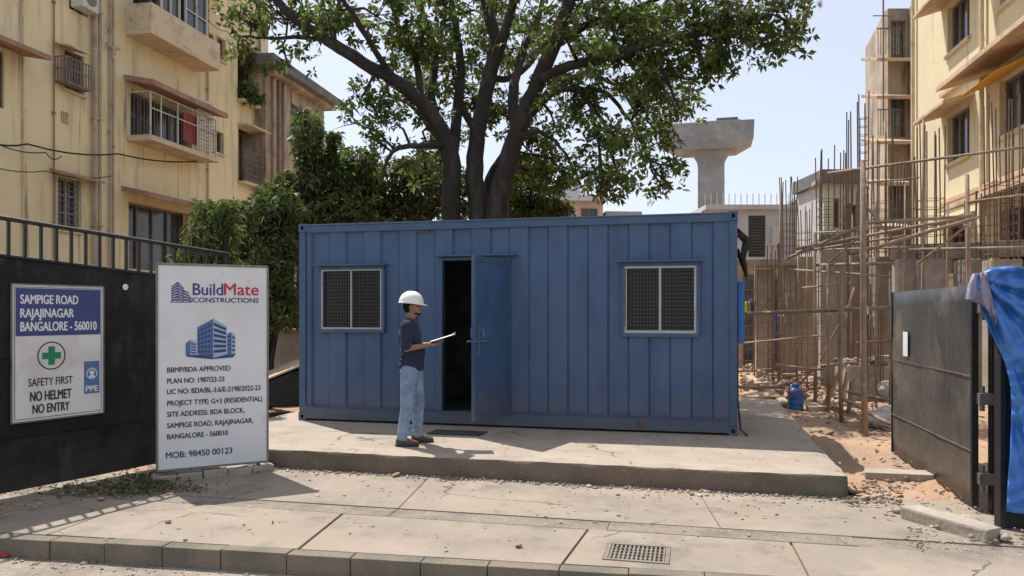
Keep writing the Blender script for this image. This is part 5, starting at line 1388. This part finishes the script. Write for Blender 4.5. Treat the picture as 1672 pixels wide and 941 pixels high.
for u in (1486, 1492):
    e = MB(); e.tube([(gx_(u),-.15,0),(gx_(u),-.15,Hg)], .09, 8); e.build("drain_pipe", M_conc, ag)
for z in (gz_(225), gz_(96)):
    e = MB()
    for i in range(9): e.box(-.7+i*.09, -.68+i*.09, -.72, -.70, z-.1, z+.8)
    e.box(-.72,.1,-.73,-.70,z+.78,z+.82); e.build("railing", M_wframe, ag)
e = MB(); e.tube([(-.6,-.9,zl-3),(-.6,-.9,zl+2.4)], .03, 6); e.tube([(-.95,-.9,zl+.6),(-.2,-.9,zl+.6)], .02, 6); e.tube([(-.8,-.9,zl+1.4),(-.1,-.9,zl+1.4)], .02, 6); e.build("roof_antenna", M_wframe, ag)
# ---- ivory building with grey parapet
iv = thing("ivory_house", "ivory house with dark grey parapet behind the rebar columns", "building", (.4072*32, 32, 0), 0)
zi = gz_(300, 32)
e = MB(); wi = [(gx_(1357,32)+13.26-13.03, gx_(1370,32)+.23, gz_(372,32), gz_(325,32)), ((1382-1345)/F*32, (1400-1345)/F*32, gz_(372,32), gz_(335,32)), ((1415-1345)/F*32, (1435-1345)/F*32, gz_(390,32), gz_(335,32))]
e.wall(3.2, zi, wi, 0, .2); e.box(0, 3.2, .5, 3, 0, zi-.01); e.build("wall", M_grey_w, iv)
for w in wi: bwindow(iv, w, M_rust, M_bglass, cols=1, rec=.1, th=.08)
e = MB(); e.box(-.2, 3.4, -.3, 3, zi, zi+.55); e.build("parapet", M_eave, iv, bevel=.02)
# left side face running back
IF = Frame((.4072*32, 32), (.19, 1)); L2 = IF.s(1262)
si = MB(); si.M = Matrix.Rotation(IF.ang, 4, 'Z')
n_w = [(1.5+i*3.2, 2.9+i*3.2, z, z+1.3) for i in range(4) for z in (1.4, 4.4)]
# facing the street, which is local +y of this frame
si.box(.0, L2, -.4, 0, 0, zi-.02); si.build("side_wall", M_ivory, iv)
for (a, b, c, d) in n_w:
    if b < L2-.3:
        s3 = MB(); s3.M = Matrix.Rotation(IF.ang, 4, 'Z'); s3.box(a, b, .002, .03, c, d); wo = s3.build("window", M_wframe, iv)
        s3 = MB(); s3.M = Matrix.Rotation(IF.ang, 4, 'Z'); s3.box(a+.08, (a+b)/2-.04, .03, .04, c+.08, d-.08); s3.box((a+b)/2+.04, b-.08, .03, .04, c+.08, d-.08); s3.build("pane", M_bglass, wo)
s3 = MB(); s3.M = Matrix.Rotation(IF.ang, 4, 'Z'); s3.box(-.2, L2, -.5, .35, zi-.02, zi+.15); s3.build("roof_edge", M_conc, iv)
# ---- pale grey building with louvre
lg_ = thing("louvred_building", "pale grey flat building with a tall dark louvre right of the cabin", "building", (1200/F*0+(1150-CU)/F*36, 36, 0), 0)
zt = gz_(343, 36)
def hx(u): return (u-1150)/F*36
e = MB(); lo = (hx(1222), hx(1250), gz_(420,36), gz_(352,36)); e.wall(hx(1300), zt, [lo], 0, .25); e.box(0, hx(1300), .5, 6, 0, zt-.01); e.build("wall", M_grey_w, lg_)
e = MB()
for i in range(14): z = lo[2]+(lo[3]-lo[2])*i/14; e.add([(lo[0],.02,z),(lo[1],.02,z),(lo[1],.16,z+.1),(lo[0],.16,z+.1)], [(0,1,2,3)])
e.box(lo[0], lo[1], .2, .22, lo[2], lo[3]); e.build("louvre", M_eave, lg_)
e = MB(); e.box(0, hx(1300), -.25, 6, zt, zt+.22); 
for i in range(16): e.tube([(i*.28,-.15,zt+.2),(i*.28,-.15,zt+.75)], .02, 5)
e.build("roof_rail", M_grey_w, lg_)
e = MB(); e.box(hx(1258), hx(1270), -.3, 0, gz_(402,36), gz_(372,36)); e.tube([(hx(1264),-.15,gz_(402,36)),(hx(1264),-.15,.3)], .09, 8); e.build("downpipe", M_grey_w, lg_, bevel=.01)
# ---- distant pink building centre
cbx = thing("distant_house", "low pinkish house with rooftop tank seen just above the cabin roof", "building", ((935-CU)/F*55, 55, 0), R(4))
z5 = gz_(320, 55)
e = MB(); e.box(-2.4, 2.2, 0, 8, 0, z5-.4); e.build("wall", M_redch if False else pm("faded_pink_plaster", (.46,.36,.29), .9, [((.33,.26,.21),.8,(.45,.6),.7)]), cbx)
e = MB(); e.box(-2.8, 2.5, -.5, 8, z5-.4, z5); e.box(-1.1,.7,1,3,z5,z5+1.3); e.build("roof", M_grey_w, cbx, bevel=.03)
e = MB(); e.box(-.6,.3,1.2,2.4,z5+1.3,z5+1.9); e.box(2.5,5.2,.5,6,0,z5-1.0); e.build("water_tank", M_conc_g, cbx, bevel=.05)
for x in (-1.6,.6): bwindow(cbx, (x, x+1.2, z5-2.2, z5-.9), rec=-.04)
e = MB(); 
for i in range(3): e.tube([(1.2+i*.35,1,z5),(1.2+i*.35,1,z5+2.6+.4*i)], .03, 5)
e.tube([(-2.5,0,z5+.9),(-.6,0,z5+.9)], .03, 5); e.build("roof_rods", M_wframe, cbx)
# ---- metro pier
pr = thing("viaduct_pier", "grey concrete viaduct pier with hammerhead cap against the sky", "bridge pier", ((1161-CU)/F*60, 60, 0), R(-14))
zc = lambda v: gz_(v, 60)
# column with slightly flared neck, octagonal
def oct_(hw, hd, ch): return [(-hw+ch,-hd),(hw-ch,-hd),(hw,-hd+ch),(hw,hd-ch),(hw-ch,hd),(-hw+ch,hd),(-hw,hd-ch),(-hw,-hd+ch)]
lev = [(0,1.0,.95,.2),(zc(272),1.0,.95,.2),(zc(262),1.08,1.0,.2),(zc(254),1.30,1.1,.2),(zc(248),1.55,1.2,.2)]
e = MB(); vs = []; fs = []
for (z, hw, hd, ch) in lev: vs += [(x, y, z) for x, y in oct_(hw, hd, ch)]
for i in range(len(lev)-1):
    for k in range(8): fs.append((i*8+k, i*8+(k+1) % 8, (i+1)*8+(k+1) % 8, (i+1)*8+k))
e.add(vs, fs); e.build("shaft", M_conc_g, pr)
for z in (zc(330), zc(300), zc(270)):
    e = MB(); e.prism(oct_(1.012,.962,.2), z-.03, z+.03); e.build("pour_joint", M_eave if False else M_conc_g, pr)
e = MB(); zb, zm, zt_ = zc(250), zc(236), zc(207)
vs = [(-2.2,-1.6,zb),(1.9,-1.6,zb),(1.9,1.6,zb),(-2.2,1.6,zb)]
vs += [(-3.75,-1.7,zm),(3.1,-1.7,zm),(3.1,1.7,zm),(-3.75,1.7,zm),(-3.8,-1.7,zt_),(3.15,-1.7,zt_),(3.15,1.7,zt_),(-3.8,1.7,zt_)]
e.add(vs, [(0,3,2,1),(0,1,5,4),(1,2,6,5),(2,3,7,6),(3,0,4,7),(4,5,9,8),(5,6,10,9),(6,7,11,10),(7,4,8,11),(8,9,10,11)])
e.build("hammerhead_cap", M_conc_g, pr, bevel=.06)
e = MB(); e.box(-.3,2.2,-1.0,1.2,zt_,zt_+.22); e.box(-2.8,-1.9,-.8,.8,zt_,zt_+.12); e.build("bearing_block", M_conc_g, pr, bevel=.04)
e = MB(); e.box(.4,2.0,-.6,.9,zt_+.22,zt_+.5); e.build("bearing_pad", M_eave, pr)
#==SITE==
# ------------------------------------------------------------------ construction frame on the right
def rcol(label, u, Y, w, vtop_c, vtop_b, nb=6, name="reinforced_column", ties=True, seed=0, conc=True):
    x = (u-CU)/F*Y; o = thing(name, label, "column", (x, Y, 0), R(-10+seed*3))
    zc_ = CAMZ-(vtop_c-HV)/F*Y if conc else 0.02
    if conc: e = MB(); e.box(-w/2, w/2, -w/2, w/2, -.05, zc_); e.build("concrete_core", M_conc, o, bevel=.012)
    if vtop_b is not None:
        zb = CAMZ-(vtop_b-HV)/F*Y; h = w/2-.04 if conc else w/2
        per = [(-h,-h),(0,-h),(h,-h),(h,0),(h,h),(0,h),(-h,h),(-h,0)][:nb] if nb > 4 else [(-h,-h),(h,-h),(h,h),(-h,h)]
        for (px_, py_) in per:
            e = MB(); t = zb-rng.uniform(0,.25); bx_ = rng.uniform(-.05,.05); by_ = rng.uniform(-.05,.05)
            e.tube([(px_,py_,zc_-.05 if conc else 0),(px_+bx_*.3,py_+by_*.3,(zc_+t)/2),(px_+bx_,py_+by_,t)], .014, 5); e.build("rebar", M_rebar, o)
        if ties:
            e = MB(); z = zc_+.12
            zmax = zc_+.12+(zb-zc_)*.45 if conc else zb-.5
            pts_ = []
            while z < zmax:
                zz_ = z+rng.uniform(-.01,.01)
                for (p0, p1) in ((-h,-h),(h,-h),(h,h),(-h,h),(-h,-h)): pts_.append((p0*1.06, p1*1.06, zz_))
                z += .19
            if len(pts_) > 2: e.tube(pts_, .0075, 4)
            if e.v: e.build("tie_wire", M_rebar, o)
    return o
C_ = [("thick concrete column under the canopy slab, nearest the cabin end",1247,21,.46,441,None,0,True),
 ("concrete column with six tall bars, standing left of the green netting",1287,20.5,.40,432,283,8,True),
 ("slim concrete column under the bamboo rail behind the blue can",1312,22,.42,420,330,6,True),
 ("wide concrete column topped by the tallest left bar cluster",1357,18.5,.62,412,240,8,True),
 ("concrete column behind the front scaffold post with thin bars",1400,19.5,.5,418,300,6,True),
 ("column with long bars reaching past the aged tower's canopies",1440,17.5,.42,420,215,8,True),
 ("square column in the shadow left of the worn gate leaf top",1478,16.5,.42,424,255,8,True),
 ("column whose bars stand before the yellow block's far corner",1520,16,.46,424,200,8,True),
 ("column with bars in front of the lowest peach canopy",1585,15.5,.46,425,310,6,True),
 ("column whose dense bars rise highest at the frame edge",1636,14.5,.5,425,150,8,True),
 ("column with bent bars above the blue tarpaulin",1660,16.5,.5,425,210,8,True)]
for i, (lab, u, Y, w, vc, vb, nb, cc) in enumerate(C_): rcol(lab, u, Y, w, vc, vb, nb, conc=cc, seed=i % 3)
rcol("free standing narrow rebar cage rising beside the tall scaffold post", 1409, 16.8, .14, 0, 150, 4, name="rebar_cage", conc=False)
rcol("lone tall pair of bars left of the narrow cage", 1388, 17.2, .10, 0, 178, 4, name="rebar_cage", ties=False, conc=False)
rcol("low rebar cage behind the leaning planks", 1425, 15.2, .3, 0, 455, 8, name="rebar_cage", conc=False, seed=1)
rcol("slender rebar cage between cabin end and blue can", 1262, 17.5, .25, 0, 395, 6, name="rebar_cage", conc=False)
def mat_(label, u0, u1, v0, v1, Y, nx_, nz_, ang=-8):
    p = at(u0, v1, Y); o = thing("rebar_mat", label, "rebar mat", (p.x, p.y, p.z), R(ang)); w = (u1-u0)/F*Y; h = (v1-v0)/F*Y
    e = MB()
    for i in range(nx_+1): x = w*i/nx_+rng.uniform(-.02,.02); e.tube([(x,0,-.1),(x+rng.uniform(-.03,.03),0,h+rng.uniform(0,.25))], .011, 5)
    for i in range(nz_): z = h*(i+.5)/nz_; e.tube([(-.08,.02,z+rng.uniform(-.02,.02)),(w+.08,.02,z+rng.uniform(-.02,.02))], .009, 5)
    e.build("bar_grid", M_rebar, o)
mat_("open rebar mat filling the opening just right of the cabin end", 1214, 1236, 445, 600, 19, 3, 8)
mat_("rebar mat standing between the two slim columns by the blue can", 1262, 1306, 446, 604, 18.6, 5, 9)
mat_("wide rebar mat behind the leaning boards", 1318, 1400, 440, 590, 17.2, 5, 6)
# slabs / beams
bm_ = thing("canopy_slab", "thin concrete canopy slab projecting beside the cabin's right end", "slab", ((1245-CU)/F*21, 21, 0), R(-8))
z = gz_(436, 21); e = MB(); e.prism([(-1.0,-.6),(.95,-.9),(1.0,.8),(-1.0,.9)], z, z+.16); e.build("slab_edge", M_conc, bm_, bevel=.01)
fb = thing("floor_beam", "long concrete floor beam carrying the right hand columns", "beam", ((1480-CU)/F*16.6, 16.6, 0), R(-32))
z = gz_(425, 16.6); e = MB(); e.box(-.3, 4.6, -.2, .2, z, z+.32); e.box(-.3,4.6,.2,2.6,z+.18,z+.32); e.build("beam_body", M_conc, fb, bevel=.01)
# rear partly built walls
rw = thing("unfinished_wall", "unfinished block wall with dark openings behind the columns", "wall", ((1200-CU)/F*24.5, 24.5, 0), R(-5))
e = MB(); Lw = (1560-1200)/F*24.5; zt2 = gz_(430, 24.5)
opn = [(.25,.95,0.1,3.0),(1.25,2.15,.1,2.9),(2.45,3.0,1.2,2.9),(3.5,4.4,.1,2.8),(4.9,5.9,.1,2.6)]
e.wall(Lw, zt2, opn, 0, .2, z0=0); e.build("blockwork", M_conc, rw)
e = MB(); e.box(0, Lw, 1.2, 1.25, 0, zt2); e.build("inner_wall", M_inner, rw)
for (a, b, lab, mt, px_) in ((.25,1.05,"yellow green cloth hung to dry by the cabin end",M_cloth_y,1223),):
    pass
def cloth(label, u0, u1, v0, v1, Y, mt):
    p = at(u0, v1, Y); o = thing("hanging_cloth", label, "cloth", (p.x, p.y, p.z))
    w = (u1-u0)/F*Y; h = (v1-v0)/F*Y; e = MB(); vs = []; fs = []; n = 12
    for i in range(n+1):
        for j in range(5):
            vs.append((w*i/n*(1-.1*j/4), .03*math.sin(i*1.4+j*.3)*(1+.5*(4-j)), h*j/4))
    for i in range(n):
        for j in range(4): a = i*5+j; fs.append((a, a+5, a+6, a+1))
    e.add(vs, fs); c = e.build("cloth", mt, o, smooth=True); c.modifiers.new("t", 'SOLIDIFY').thickness = .006
cloth("yellow green cloth hung to dry next to the cabin's end", 1217, 1224, 492, 515, 20, M_cloth_y)
cloth("dark blue cloth hung beside the yellow green one", 1225, 1231, 488, 515, 20, M_cloth_b)
cloth("long blue sheet hanging in the opening right of the thick column", 1264, 1274, 512, 560, 20, M_tarp)
cloth("white sack hanging in the opening behind the rebar", 1281, 1297, 478, 506, 20, M_bag)
cloth("green shade net stretched before the ivory house", 1340, 1376, 380, 428, 23, M_greenw)
cloth("ragged green net piece right of the other net", 1378, 1392, 330, 425, 24, M_greenw)
# ---- pole scaffold
sc_ = thing("pole_scaffold", "brown wooden pole scaffold tied in front of the unfinished frame", "scaffold", (*base_at(1380, 13)[:2], 0))
SB = Vector(sc_.location)
def pole(a, b, r_=.035, name="pole", mt=None):
    a = Vector(a)-SB; b = Vector(b)-SB; m1 = a.lerp(b,.33)+Vector((rng.uniform(-.02,.02), rng.uniform(-.02,.02), 0)); m2 = a.lerp(b,.66)+Vector((rng.uniform(-.02,.02),0,rng.uniform(-.01,.01)))
    e = MB(); e.tube([a, m1, m2, b], [r_, r_*.97, r_*.92, r_*.85], 8); return e.build(name, mt or M_bamboo, sc_, smooth=True)
def vp(ub, vb, ut, vt, r_=.035, dY=0):
    b = gp(ub, vb); Y = b.y; pole(b-Vector((0,0,.05)), at(ut, vt, Y+dY), r_)
    return Y
vp(1413,716,1409,262,.046); vp(1374,692,1374,440,.036); vp(1352,676,1352,430,.034); vp(1331,659,1330,380,.036); vp(1275,628,1275,300,.034)
vp(1301,640,1303,400,.022); vp(1453,676,1452,440,.03); vp(1431,668,1430,330,.020); vp(1391,650,1392,350,.018); vp(1318,640,1318,420,.018); vp(1232,622,1232,430,.018); vp(1476,660,1478,300,.02); vp(1545,660,1548,330,.02); vp(1590,680,1579,285,.04); vp(1505,655,1508,195,.026)
for (u0,v0,Y0,u1,v1,Y1,r_) in ((1203,513,14.4,1460,502,11.4,.036),(1300,407,14.5,1590,353,12.5,.03),(1286,422,15,1412,367,12.6,.034),(1390,415,13,1592,357,12.2,.034),(1300,412,15,1480,385,13,.026),
    (1330,433,15,1458,430,12.5,.03),(1330,380,15.5,1412,376,12.8,.02),(1345,408,15,1500,404,13,.022),(1352,283,14.8,1690,238,11.5,.026),(1385,640,12.3,1460,655,11.2,.030),(1377,652,11.9,1470,700,10.6,.035),(1340,598,13.5,1400,592,13.2,.028),
    (1283,652,15,1330,600,14,.026),(1340,590,16,1385,500,15,.026),(1395,470,15,1372,545,15,.022),(1412,365,12,1590,352,12,.028),(1290,440,16,1455,452,12.5,.022),(1310,470,15.5,1400,462,13,.018),(1215,560,18,1345,548,14.5,.02),(1270,596,15.5,1345,604,13.5,.022),(1400,560,13,1458,556,12,.022),(1405,300,13,1500,290,13.5,.02),(1410,330,13,1480,420,13,.02),(1500,430,13,1600,352,12.5,.024),(1340,440,15,1420,372,13,.02),(1580,330,13,1690,316,12,.022),(1485,408,14,1680,404,12.4,.03)):
    pole(at(u0,v0,Y0), at(u1,v1,Y1), r_, "ledger")
for (u, v, Y) in ((1411,507,11.2),(1374,508,12.2),(1352,509,12.8),(1331,510,13.4),(1410,367,11.9),(1409,415,11.5),(1410,300,12.6),(1275,512,15),(1583,354,12.5),(1579,365,12.3),(1331,400,14)):
    c = at(u, v, Y)-SB; e = MB()
    for k in range(4):
        q = [c+Vector((.055*math.cos(t*1.05), .055*math.sin(t*1.05), -.03+.02*k+.03*math.sin(t*1.05+k))) for t in range(7)]
        e.tube(q, .007, 4)
    e.tube([c+Vector((.05,-.03,0)), c+Vector((.07,-.05,-.08)), c+Vector((.05,-.05,-.17))], .006, 4)
    e.build("lashing", M_bag, sc_)
# ---- loose timber, rubble, can, block wall, bags
def plank(label, a, b, w, t, roll=0, name="timber_plank", mt=None):
    a = Vector(a); b = Vector(b); d = (b-a); L = d.length; o = thing(name, label, "plank", a)
    e = MB(); q = d.to_track_quat('X', 'Z'); e.M = q.to_matrix().to_4x4() @ Matrix.Rotation(roll, 4, 'X')
    e.box(0, L, -w/2, w/2, -t/2, t/2); e.build("board", mt or M_plank, o, bevel=.004)
a = gp(1222, 622, .1); plank("long pale plank lying across the rubble behind the blue can", (a.x, a.y, .22), gp(1285,660,.10), .16, .05)
plank("wide board leaning on the block wall behind the scaffold posts", gp(1347,664,.0), at(1373,600,12.9), .38, .03, R(55))
plank("narrow board leaning beside the wide one", gp(1372,668,.0), at(1385,603,12.5), .12, .03, R(60))
plank("short board leaning at the foot of the block wall", gp(1386,672,.02), at(1392,620,12.3), .10, .03, R(50), mt=M_bamboo)
plank("flat plank sticking out under the sacks near the gate leaf", (gp(1415,700).x, gp(1415,700).y, .08), (gp(1470,712).x, gp(1470,712).y, .1), .1, .04, mt=M_bamboo)
bw_ = thing("block_wall", "low grey block wall topped with rubble, left of the worn gate leaf", "low wall", (*gp(1386,655)[:2], 0), R(-6))
e = MB(); e.box(0, 1.9, 0, .9, -.02, .70); e.build("masonry", M_conc, bw_, bevel=.015)
e = MB(); e.box(.55,1.15,.1,.45,.70,.90); e.build("loose_block", M_conc, bw_, bevel=.01)
P = []; szs = []
def heap(u0, u1, v0, v1, n, s0, s1, h):
    for i in range(n):
        u = rng.uniform(u0, u1); v = rng.uniform(v0, v1); p = gp(u, v); P.append((p.x, p.y, .02+rng.uniform(0, h))); szs.append(s0*.6+(s1-s0)*rng.random()**2.2)
heap(1208,1300,588,648,420,.06,.28,.22); heap(1300,1390,600,660,260,.05,.22,.2); heap(1215,1290,640,668,160,.03,.1,.05); heap(1300,1460,660,715,260,.02,.10,.02); heap(1384,1470,790,828,150,.02,.08,.02); heap(1430,1600,760,850,150,.015,.07,.03); heap(1395,1600,700,760,160,.015,.07,.03); heap(1470,1672,862,900,90,.02,.07,.02); heap(1500,1560,640,700,60,.05,.2,.1)
Vg, Fg = stones(P, szs, .6); tag(np_mesh("rubble", Vg, Fg, M_rubble), "broken brick and concrete rubble strewn over the building site", "rubble", kind='stuff')
P = []; szs = []
for i in range(60): p = Vector(bw_.location)+Vector((rng.uniform(-.1,1.3), rng.uniform(.1,.8)-.1, .72+rng.uniform(0,.1))); P.append(tuple(p)); szs.append(rng.uniform(.06,.22))
Vg, Fg = stones(P, szs, .5); tag(np_mesh("rubble", Vg, Fg, M_rubble), "rubble pieces piled on top of the low block wall", "rubble", kind='stuff')
for i, (u, v, s_, lab) in enumerate(((1437,700,.34,"plump sack lying lowest by the gate leaf"),(1452,690,.32,"sack slumped behind the lowest one"),(1449,668,.30,"sack on top of the small sack heap"),(1464,700,.30,"sack nearest the worn gate leaf edge"))):
    p = gp(u, v); o = thing("cement_sack", lab, "sack", (p.x, p.y, .0 if i != 2 else .25), R(30*i), group="sacks beside the gate leaf")
    e = MB(); e.ell((0,0,.13), (.30,.19,.14), nu=18, nv=12)
    c = e.build("bag", M_bag, o, jit=.012); 
    for pl in c.data.polygons: pl.use_smooth = True
for i, (u, v, Y, L_, ang_, lab) in enumerate(((1250,610,19,1.7,15,"pole lying on rubble at the thick column's foot"),(1305,618,17.5,1.5,-30,"pole lying crosswise behind the blue can"),(1348,590,16.5,1.6,10,"pole resting on the heap before the wide column"),(1400,596,14.5,1.4,-12,"pole across the top of the low block wall"),(1238,640,15.2,1.1,-40,"short pole near the slab's rear edge"))):
    p = gp(u, v, .15) if v < 600 or v > 1 else None
    o = thing("loose_pole", lab, "pole", (p.x, p.y, .22 if i != 3 else .80), R(ang_)); e = MB(); e.tube([(-L_/2,0,0),(0,.02,.02),(L_/2,0,.06)], .035, 7); e.build("pole", M_bamboo, o, smooth=True)
for i, (u, v, w_, lab) in enumerate(((1240,652,.34,"torn grey board piece on the rubble beside the cabin end"),(1320,628,.4,"cracked formwork board flat on the heap behind the scaffold"),(1372,640,.3,"small board tilted against the leaning planks"))):
    p = gp(u, v, .1); o = thing("board_scrap", lab, "board", (p.x, p.y, .18), R(40*i+10)); e = MB(); e.M = Matrix.Rotation(R(14-12*i), 4, 'X'); e.prism([(-w_,-.14),(w_*.9,-.16),(w_,.12),(-w_*.8,.15)], 0, .022); e.build("board", M_plank if i != 1 else M_bamboo, o, bevel=.003)
# blue can
p = gp(1299, 672); can = thing("water_can", "blue plastic water can with handle standing past the slab's far corner", "water can", (p.x, p.y, .0))
e = MB(); e.lathe([(.0,0),(.12,0),(.135,.015),(.137,.10),(.131,.11),(.137,.12),(.137,.20),(.131,.21),(.137,.22),(.137,.33),(.125,.38),(.10,.41),(.055,.425),(.05,.46),(.0,.46)], n=28); e.build("body", M_drum, can, smooth=True)
e = MB(); e.lathe([(.0,.50),(.05,.50),(.058,.49),(.058,.452),(.05,.452)], n=20); e.build("cap", M_tarp, can, smooth=True)
e = MB(); e.lathe([(.139,.335),(.1395,.355),(.132,.37)], n=28); e.build("label_band", M_curtain, can, smooth=True)
e = MB(); e.tube([(-.115,0,.39),(-.10,0,.50),(0,0,.555),(.10,0,.50),(.115,0,.39)], .008, 6); e.build("handle", M_blackp, can, smooth=True)
# concrete block under it
o = thing("kerb_block", "small grey block lying against the blue can's foot", "block", (p.x+.28, p.y-.22, 0), R(10)); e = MB(); e.box(-.15,.2,-.08,.08,-.01,.12); e.build("block", M_conc, o, bevel=.012)
#==GATE==
# ------------------------------------------------------------------ right gate leaf, posts, tarpaulin
GFm = Frame((4.10, 6.79), (4.67-4.10, 9.40-6.79)); GL = GFm.s(1457)
gl = thing("gate_leaf", "worn black sheet metal gate leaf standing open at the site entrance", "gate", (GFm.o.x, GFm.o.y, 0), GFm.ang)
e = MB(); vs = []; fs = []; nz_ = 12; nn = 26
for i in range(nn+1):
    s = GL*i/nn
    for j in range(nz_+1):
        z = .05+1.955*j/nz_; vs.append((s, .004*math.sin(s*4+z*3)+.003*math.sin(s*9-z*8), z))
for i in range(nn):
    for j in range(nz_): a = i*(nz_+1)+j; fs.append((a, a+1, a+nz_+2, a+nz_+1))
e.add(vs, fs); o = e.build("sheet_panel", M_black2, gl, smooth=True); o.modifiers.new("t", 'SOLIDIFY').thickness = .005
e = MB(); e.box(-.03,.012,-.025,.03,.04,2.02); e.box(GL-.012,GL+.012,-.03,.012,.05,2.01); e.box(.012,GL-.012,-.03,-.008,1.98,2.01); e.box(.012,GL-.012,-.03,-.008,.05,.08); e.build("frame", M_blackp, gl, bevel=.003)
for z in (.52, 1.19):
    e = MB(); e.box(.02, GL-.02, .004, .014, z-.004, z+.004); e.build("weld_seam", M_seam, gl)
e = MB(); ss, zz = GFm.sz(1481, 562); e.box(ss-.09, ss+.09, .016, .020, zz-.14, zz+.14); e.build("paper_notice", M_white, gl)
# hinge post
hp_ = Vector((gp(1618, 835).x, 6.72)); po = thing("hinge_post", "slim black steel hinge post between gate leaf and fence", "post", (hp_.x, hp_.y, 0), GFm.ang)
e = MB(); e.box(-.04,.04,-.04,.04,-.05,2.1); e.build("tube", M_blackp, po, bevel=.004)
for z in (.25, .95, 1.75):
    e = MB(); e.box(-.06,.06,-.05,.14,z,z+.10); e.tube([(.0,.10,z-.06),(.0,.10,z+.16)], .022, 10); e.build("hinge", M_steel, po, bevel=.004)
fr = thing("fence_panel", "black sheet metal fence panel under the blue tarpaulin at the entrance", "fence", (gp(1634,862).x, gp(1634,862).y, 0), R(-8))
e = MB(); e.box(.0, 2.4, 0, .05, .0, 2.02); e.build("sheet_panel", M_blackp, fr, bevel=.004)
e = MB(); e.box(-.015,.03,-.03,.08,-.05,2.08); e.build("edge_post", M_blackp, fr, bevel=.004)
e = MB(); e.tube([(.06,-.03,1.17),(.10,-.07,1.22),(.16,-.07,1.23),(.20,-.03,1.23)], .012, 8); e.build("latch", M_wmetal, fr)
# tarpaulin
tp = thing("tarpaulin", "crumpled bright blue tarpaulin draped over the fence panel", "tarpaulin", (gp(1660,862).x, gp(1660,862).y, 0))
TPB = Vector(tp.location)
left = [(1583,452),(1600,500),(1620,545),(1640,590),(1650,630),(1652,690),(1648,760),(1643,835)]
def lerp_poly(pl, t):
    x = t*(len(pl)-1); i = min(int(x), len(pl)-2); f = x-i
    return (pl[i][0]+(pl[i+1][0]-pl[i][0])*f, pl[i][1]+(pl[i+1][1]-pl[i][1])*f)
e = MB(); vs = []; fs = []; NI, NJ = 90, 60
for i in range(NI+1):
    t = i/NI; l = lerp_poly(left, t)
    rtop = 437+8*t; 
    ru, rv = 1860, 442 + (870-442)*t
    for j in range(NJ+1):
        s = j/NJ
        u = l[0]+(ru-l[0])*s; v = l[1]+(rv-l[1])*s - 14*math.sin(min(s*2.2,1)*math.pi)*max(0,1-t*3)
        a_ = math.atan2(v-452, u-1590); rr_ = math.hypot(v-452, u-1590)
        fold = (.050*(1-2*abs(math.sin(a_*7.5+.3*math.sin(rr_*.02)))) + .028*(1-2*abs(math.sin(a_*15+1+.004*rr_))))*min(1, rr_/60)*math.exp(-rr_/600) + .016*(1-2*abs(math.sin(u*.05+v*.09+math.sin(v*.03)*2)))*min(1,rr_/120) + .02*math.sin(u*.11+v*.012)*t + .015*math.sin(u*.23-v*.05)
        Y = 6.02 - .10*math.exp(-rr_/60) + fold + .05*(1-t) + (s*.0)
        vs.append(at(u, v, Y) - TPB)
for i in range(NI):
    for j in range(NJ): a = i*(NJ+1)+j; fs.append((a, a+NJ+1, a+NJ+2, a+1))
e.add(vs, fs)
# the part that falls behind the fence
n0 = len(e.v); vs = []; fs = []
for j in range(NJ+1):
    p = Vector(e.v[j]); q_ = max(0, 1-j/6)*.12; vs += [p, p+Vector((.10+q_,.16,.015)), p+Vector((.20+q_,.3,-.12)), p+Vector((.24+q_,.34,-.5))]
for j in range(NJ):
    for k in range(3): a = j*4+k; fs.append((a, a+4, a+5, a+1))
e.add(vs, fs)
o = e.build("sheet", M_tarp, tp, smooth=True, weld=True); o.modifiers.new("t", 'SOLIDIFY').thickness = .004
e = MB(); vs = []; fs = []
fl_ = [(1588,447,1612,445),(1580,466,1616,470),(1576,488,1622,494),(1600,497,1624,512),(1614,512,1626,530)]
n = 8
for (u0,v0,u1,v1) in fl_:
    for k in range(n+1):
        f = k/n; vs.append(at(u0+(u1-u0)*f, v0+(v1-v0)*f, 5.93+.02*math.sin(k*1.7+v0*.3)+.0008*(u1-u0))-TPB)
for i in range(len(fl_)-1):
    for k in range(n): a = i*(n+1)+k; fs.append((a, a+n+1, a+n+2, a+1))
e.add(vs, fs); o = e.build("turned_corner", M_tarp_in, tp, smooth=True); o.modifiers.new("t", 'SOLIDIFY').thickness = .004
# broken concrete kerb piece and lumps
a = gp(1483, 848, .0); b = gp(1605, 885, .0)
kb = thing("broken_kerb_piece", "long broken concrete kerb piece lying askew before the gate hinge", "kerb stone", (a.x, a.y, 0), math.atan2(b.y-a.y, b.x-a.x))
e = MB(); L = (b-a).length; e.prism([(-.05,-.04),(L*.6,-.03),(L+.05,-.02),(L,.18),(L*.5,.24),(-.02,.16)], -.03, .10); e.build("block", M_conc, kb, bevel=.02, jit=.010)
for i, (u, v, s_, lab) in enumerate(((1585,856,.22,"pale rounded stone against the hinge post foot"),(1545,866,.10,"small stone beside the broken kerb piece"),(1470,838,.10,"brownish stone at the broken kerb piece's near end"),(1420,778,.13,"stone embedded at the end of the low step"),(1640,884,.16,"stone lying before the fence panel's foot"))):
    p = gp(u, v); Vg, Fg = stones([(p.x, p.y, s_*.2)], [s_], .6)
    tag(np_mesh("stone", Vg, Fg, M_rubble), lab, "stone", "stones around the right gate")
pz = gp(8, 909, -.15); o = thing("litter_wrapper", "crumpled red wrapper lying in the gutter at the kerb", "wrapper", (pz.x, pz.y, -.15)); e = MB(); e.ell((0,0,.02), (.09,.04,.025)); e.build("wrapper", M_curtain, o, jit=.008)
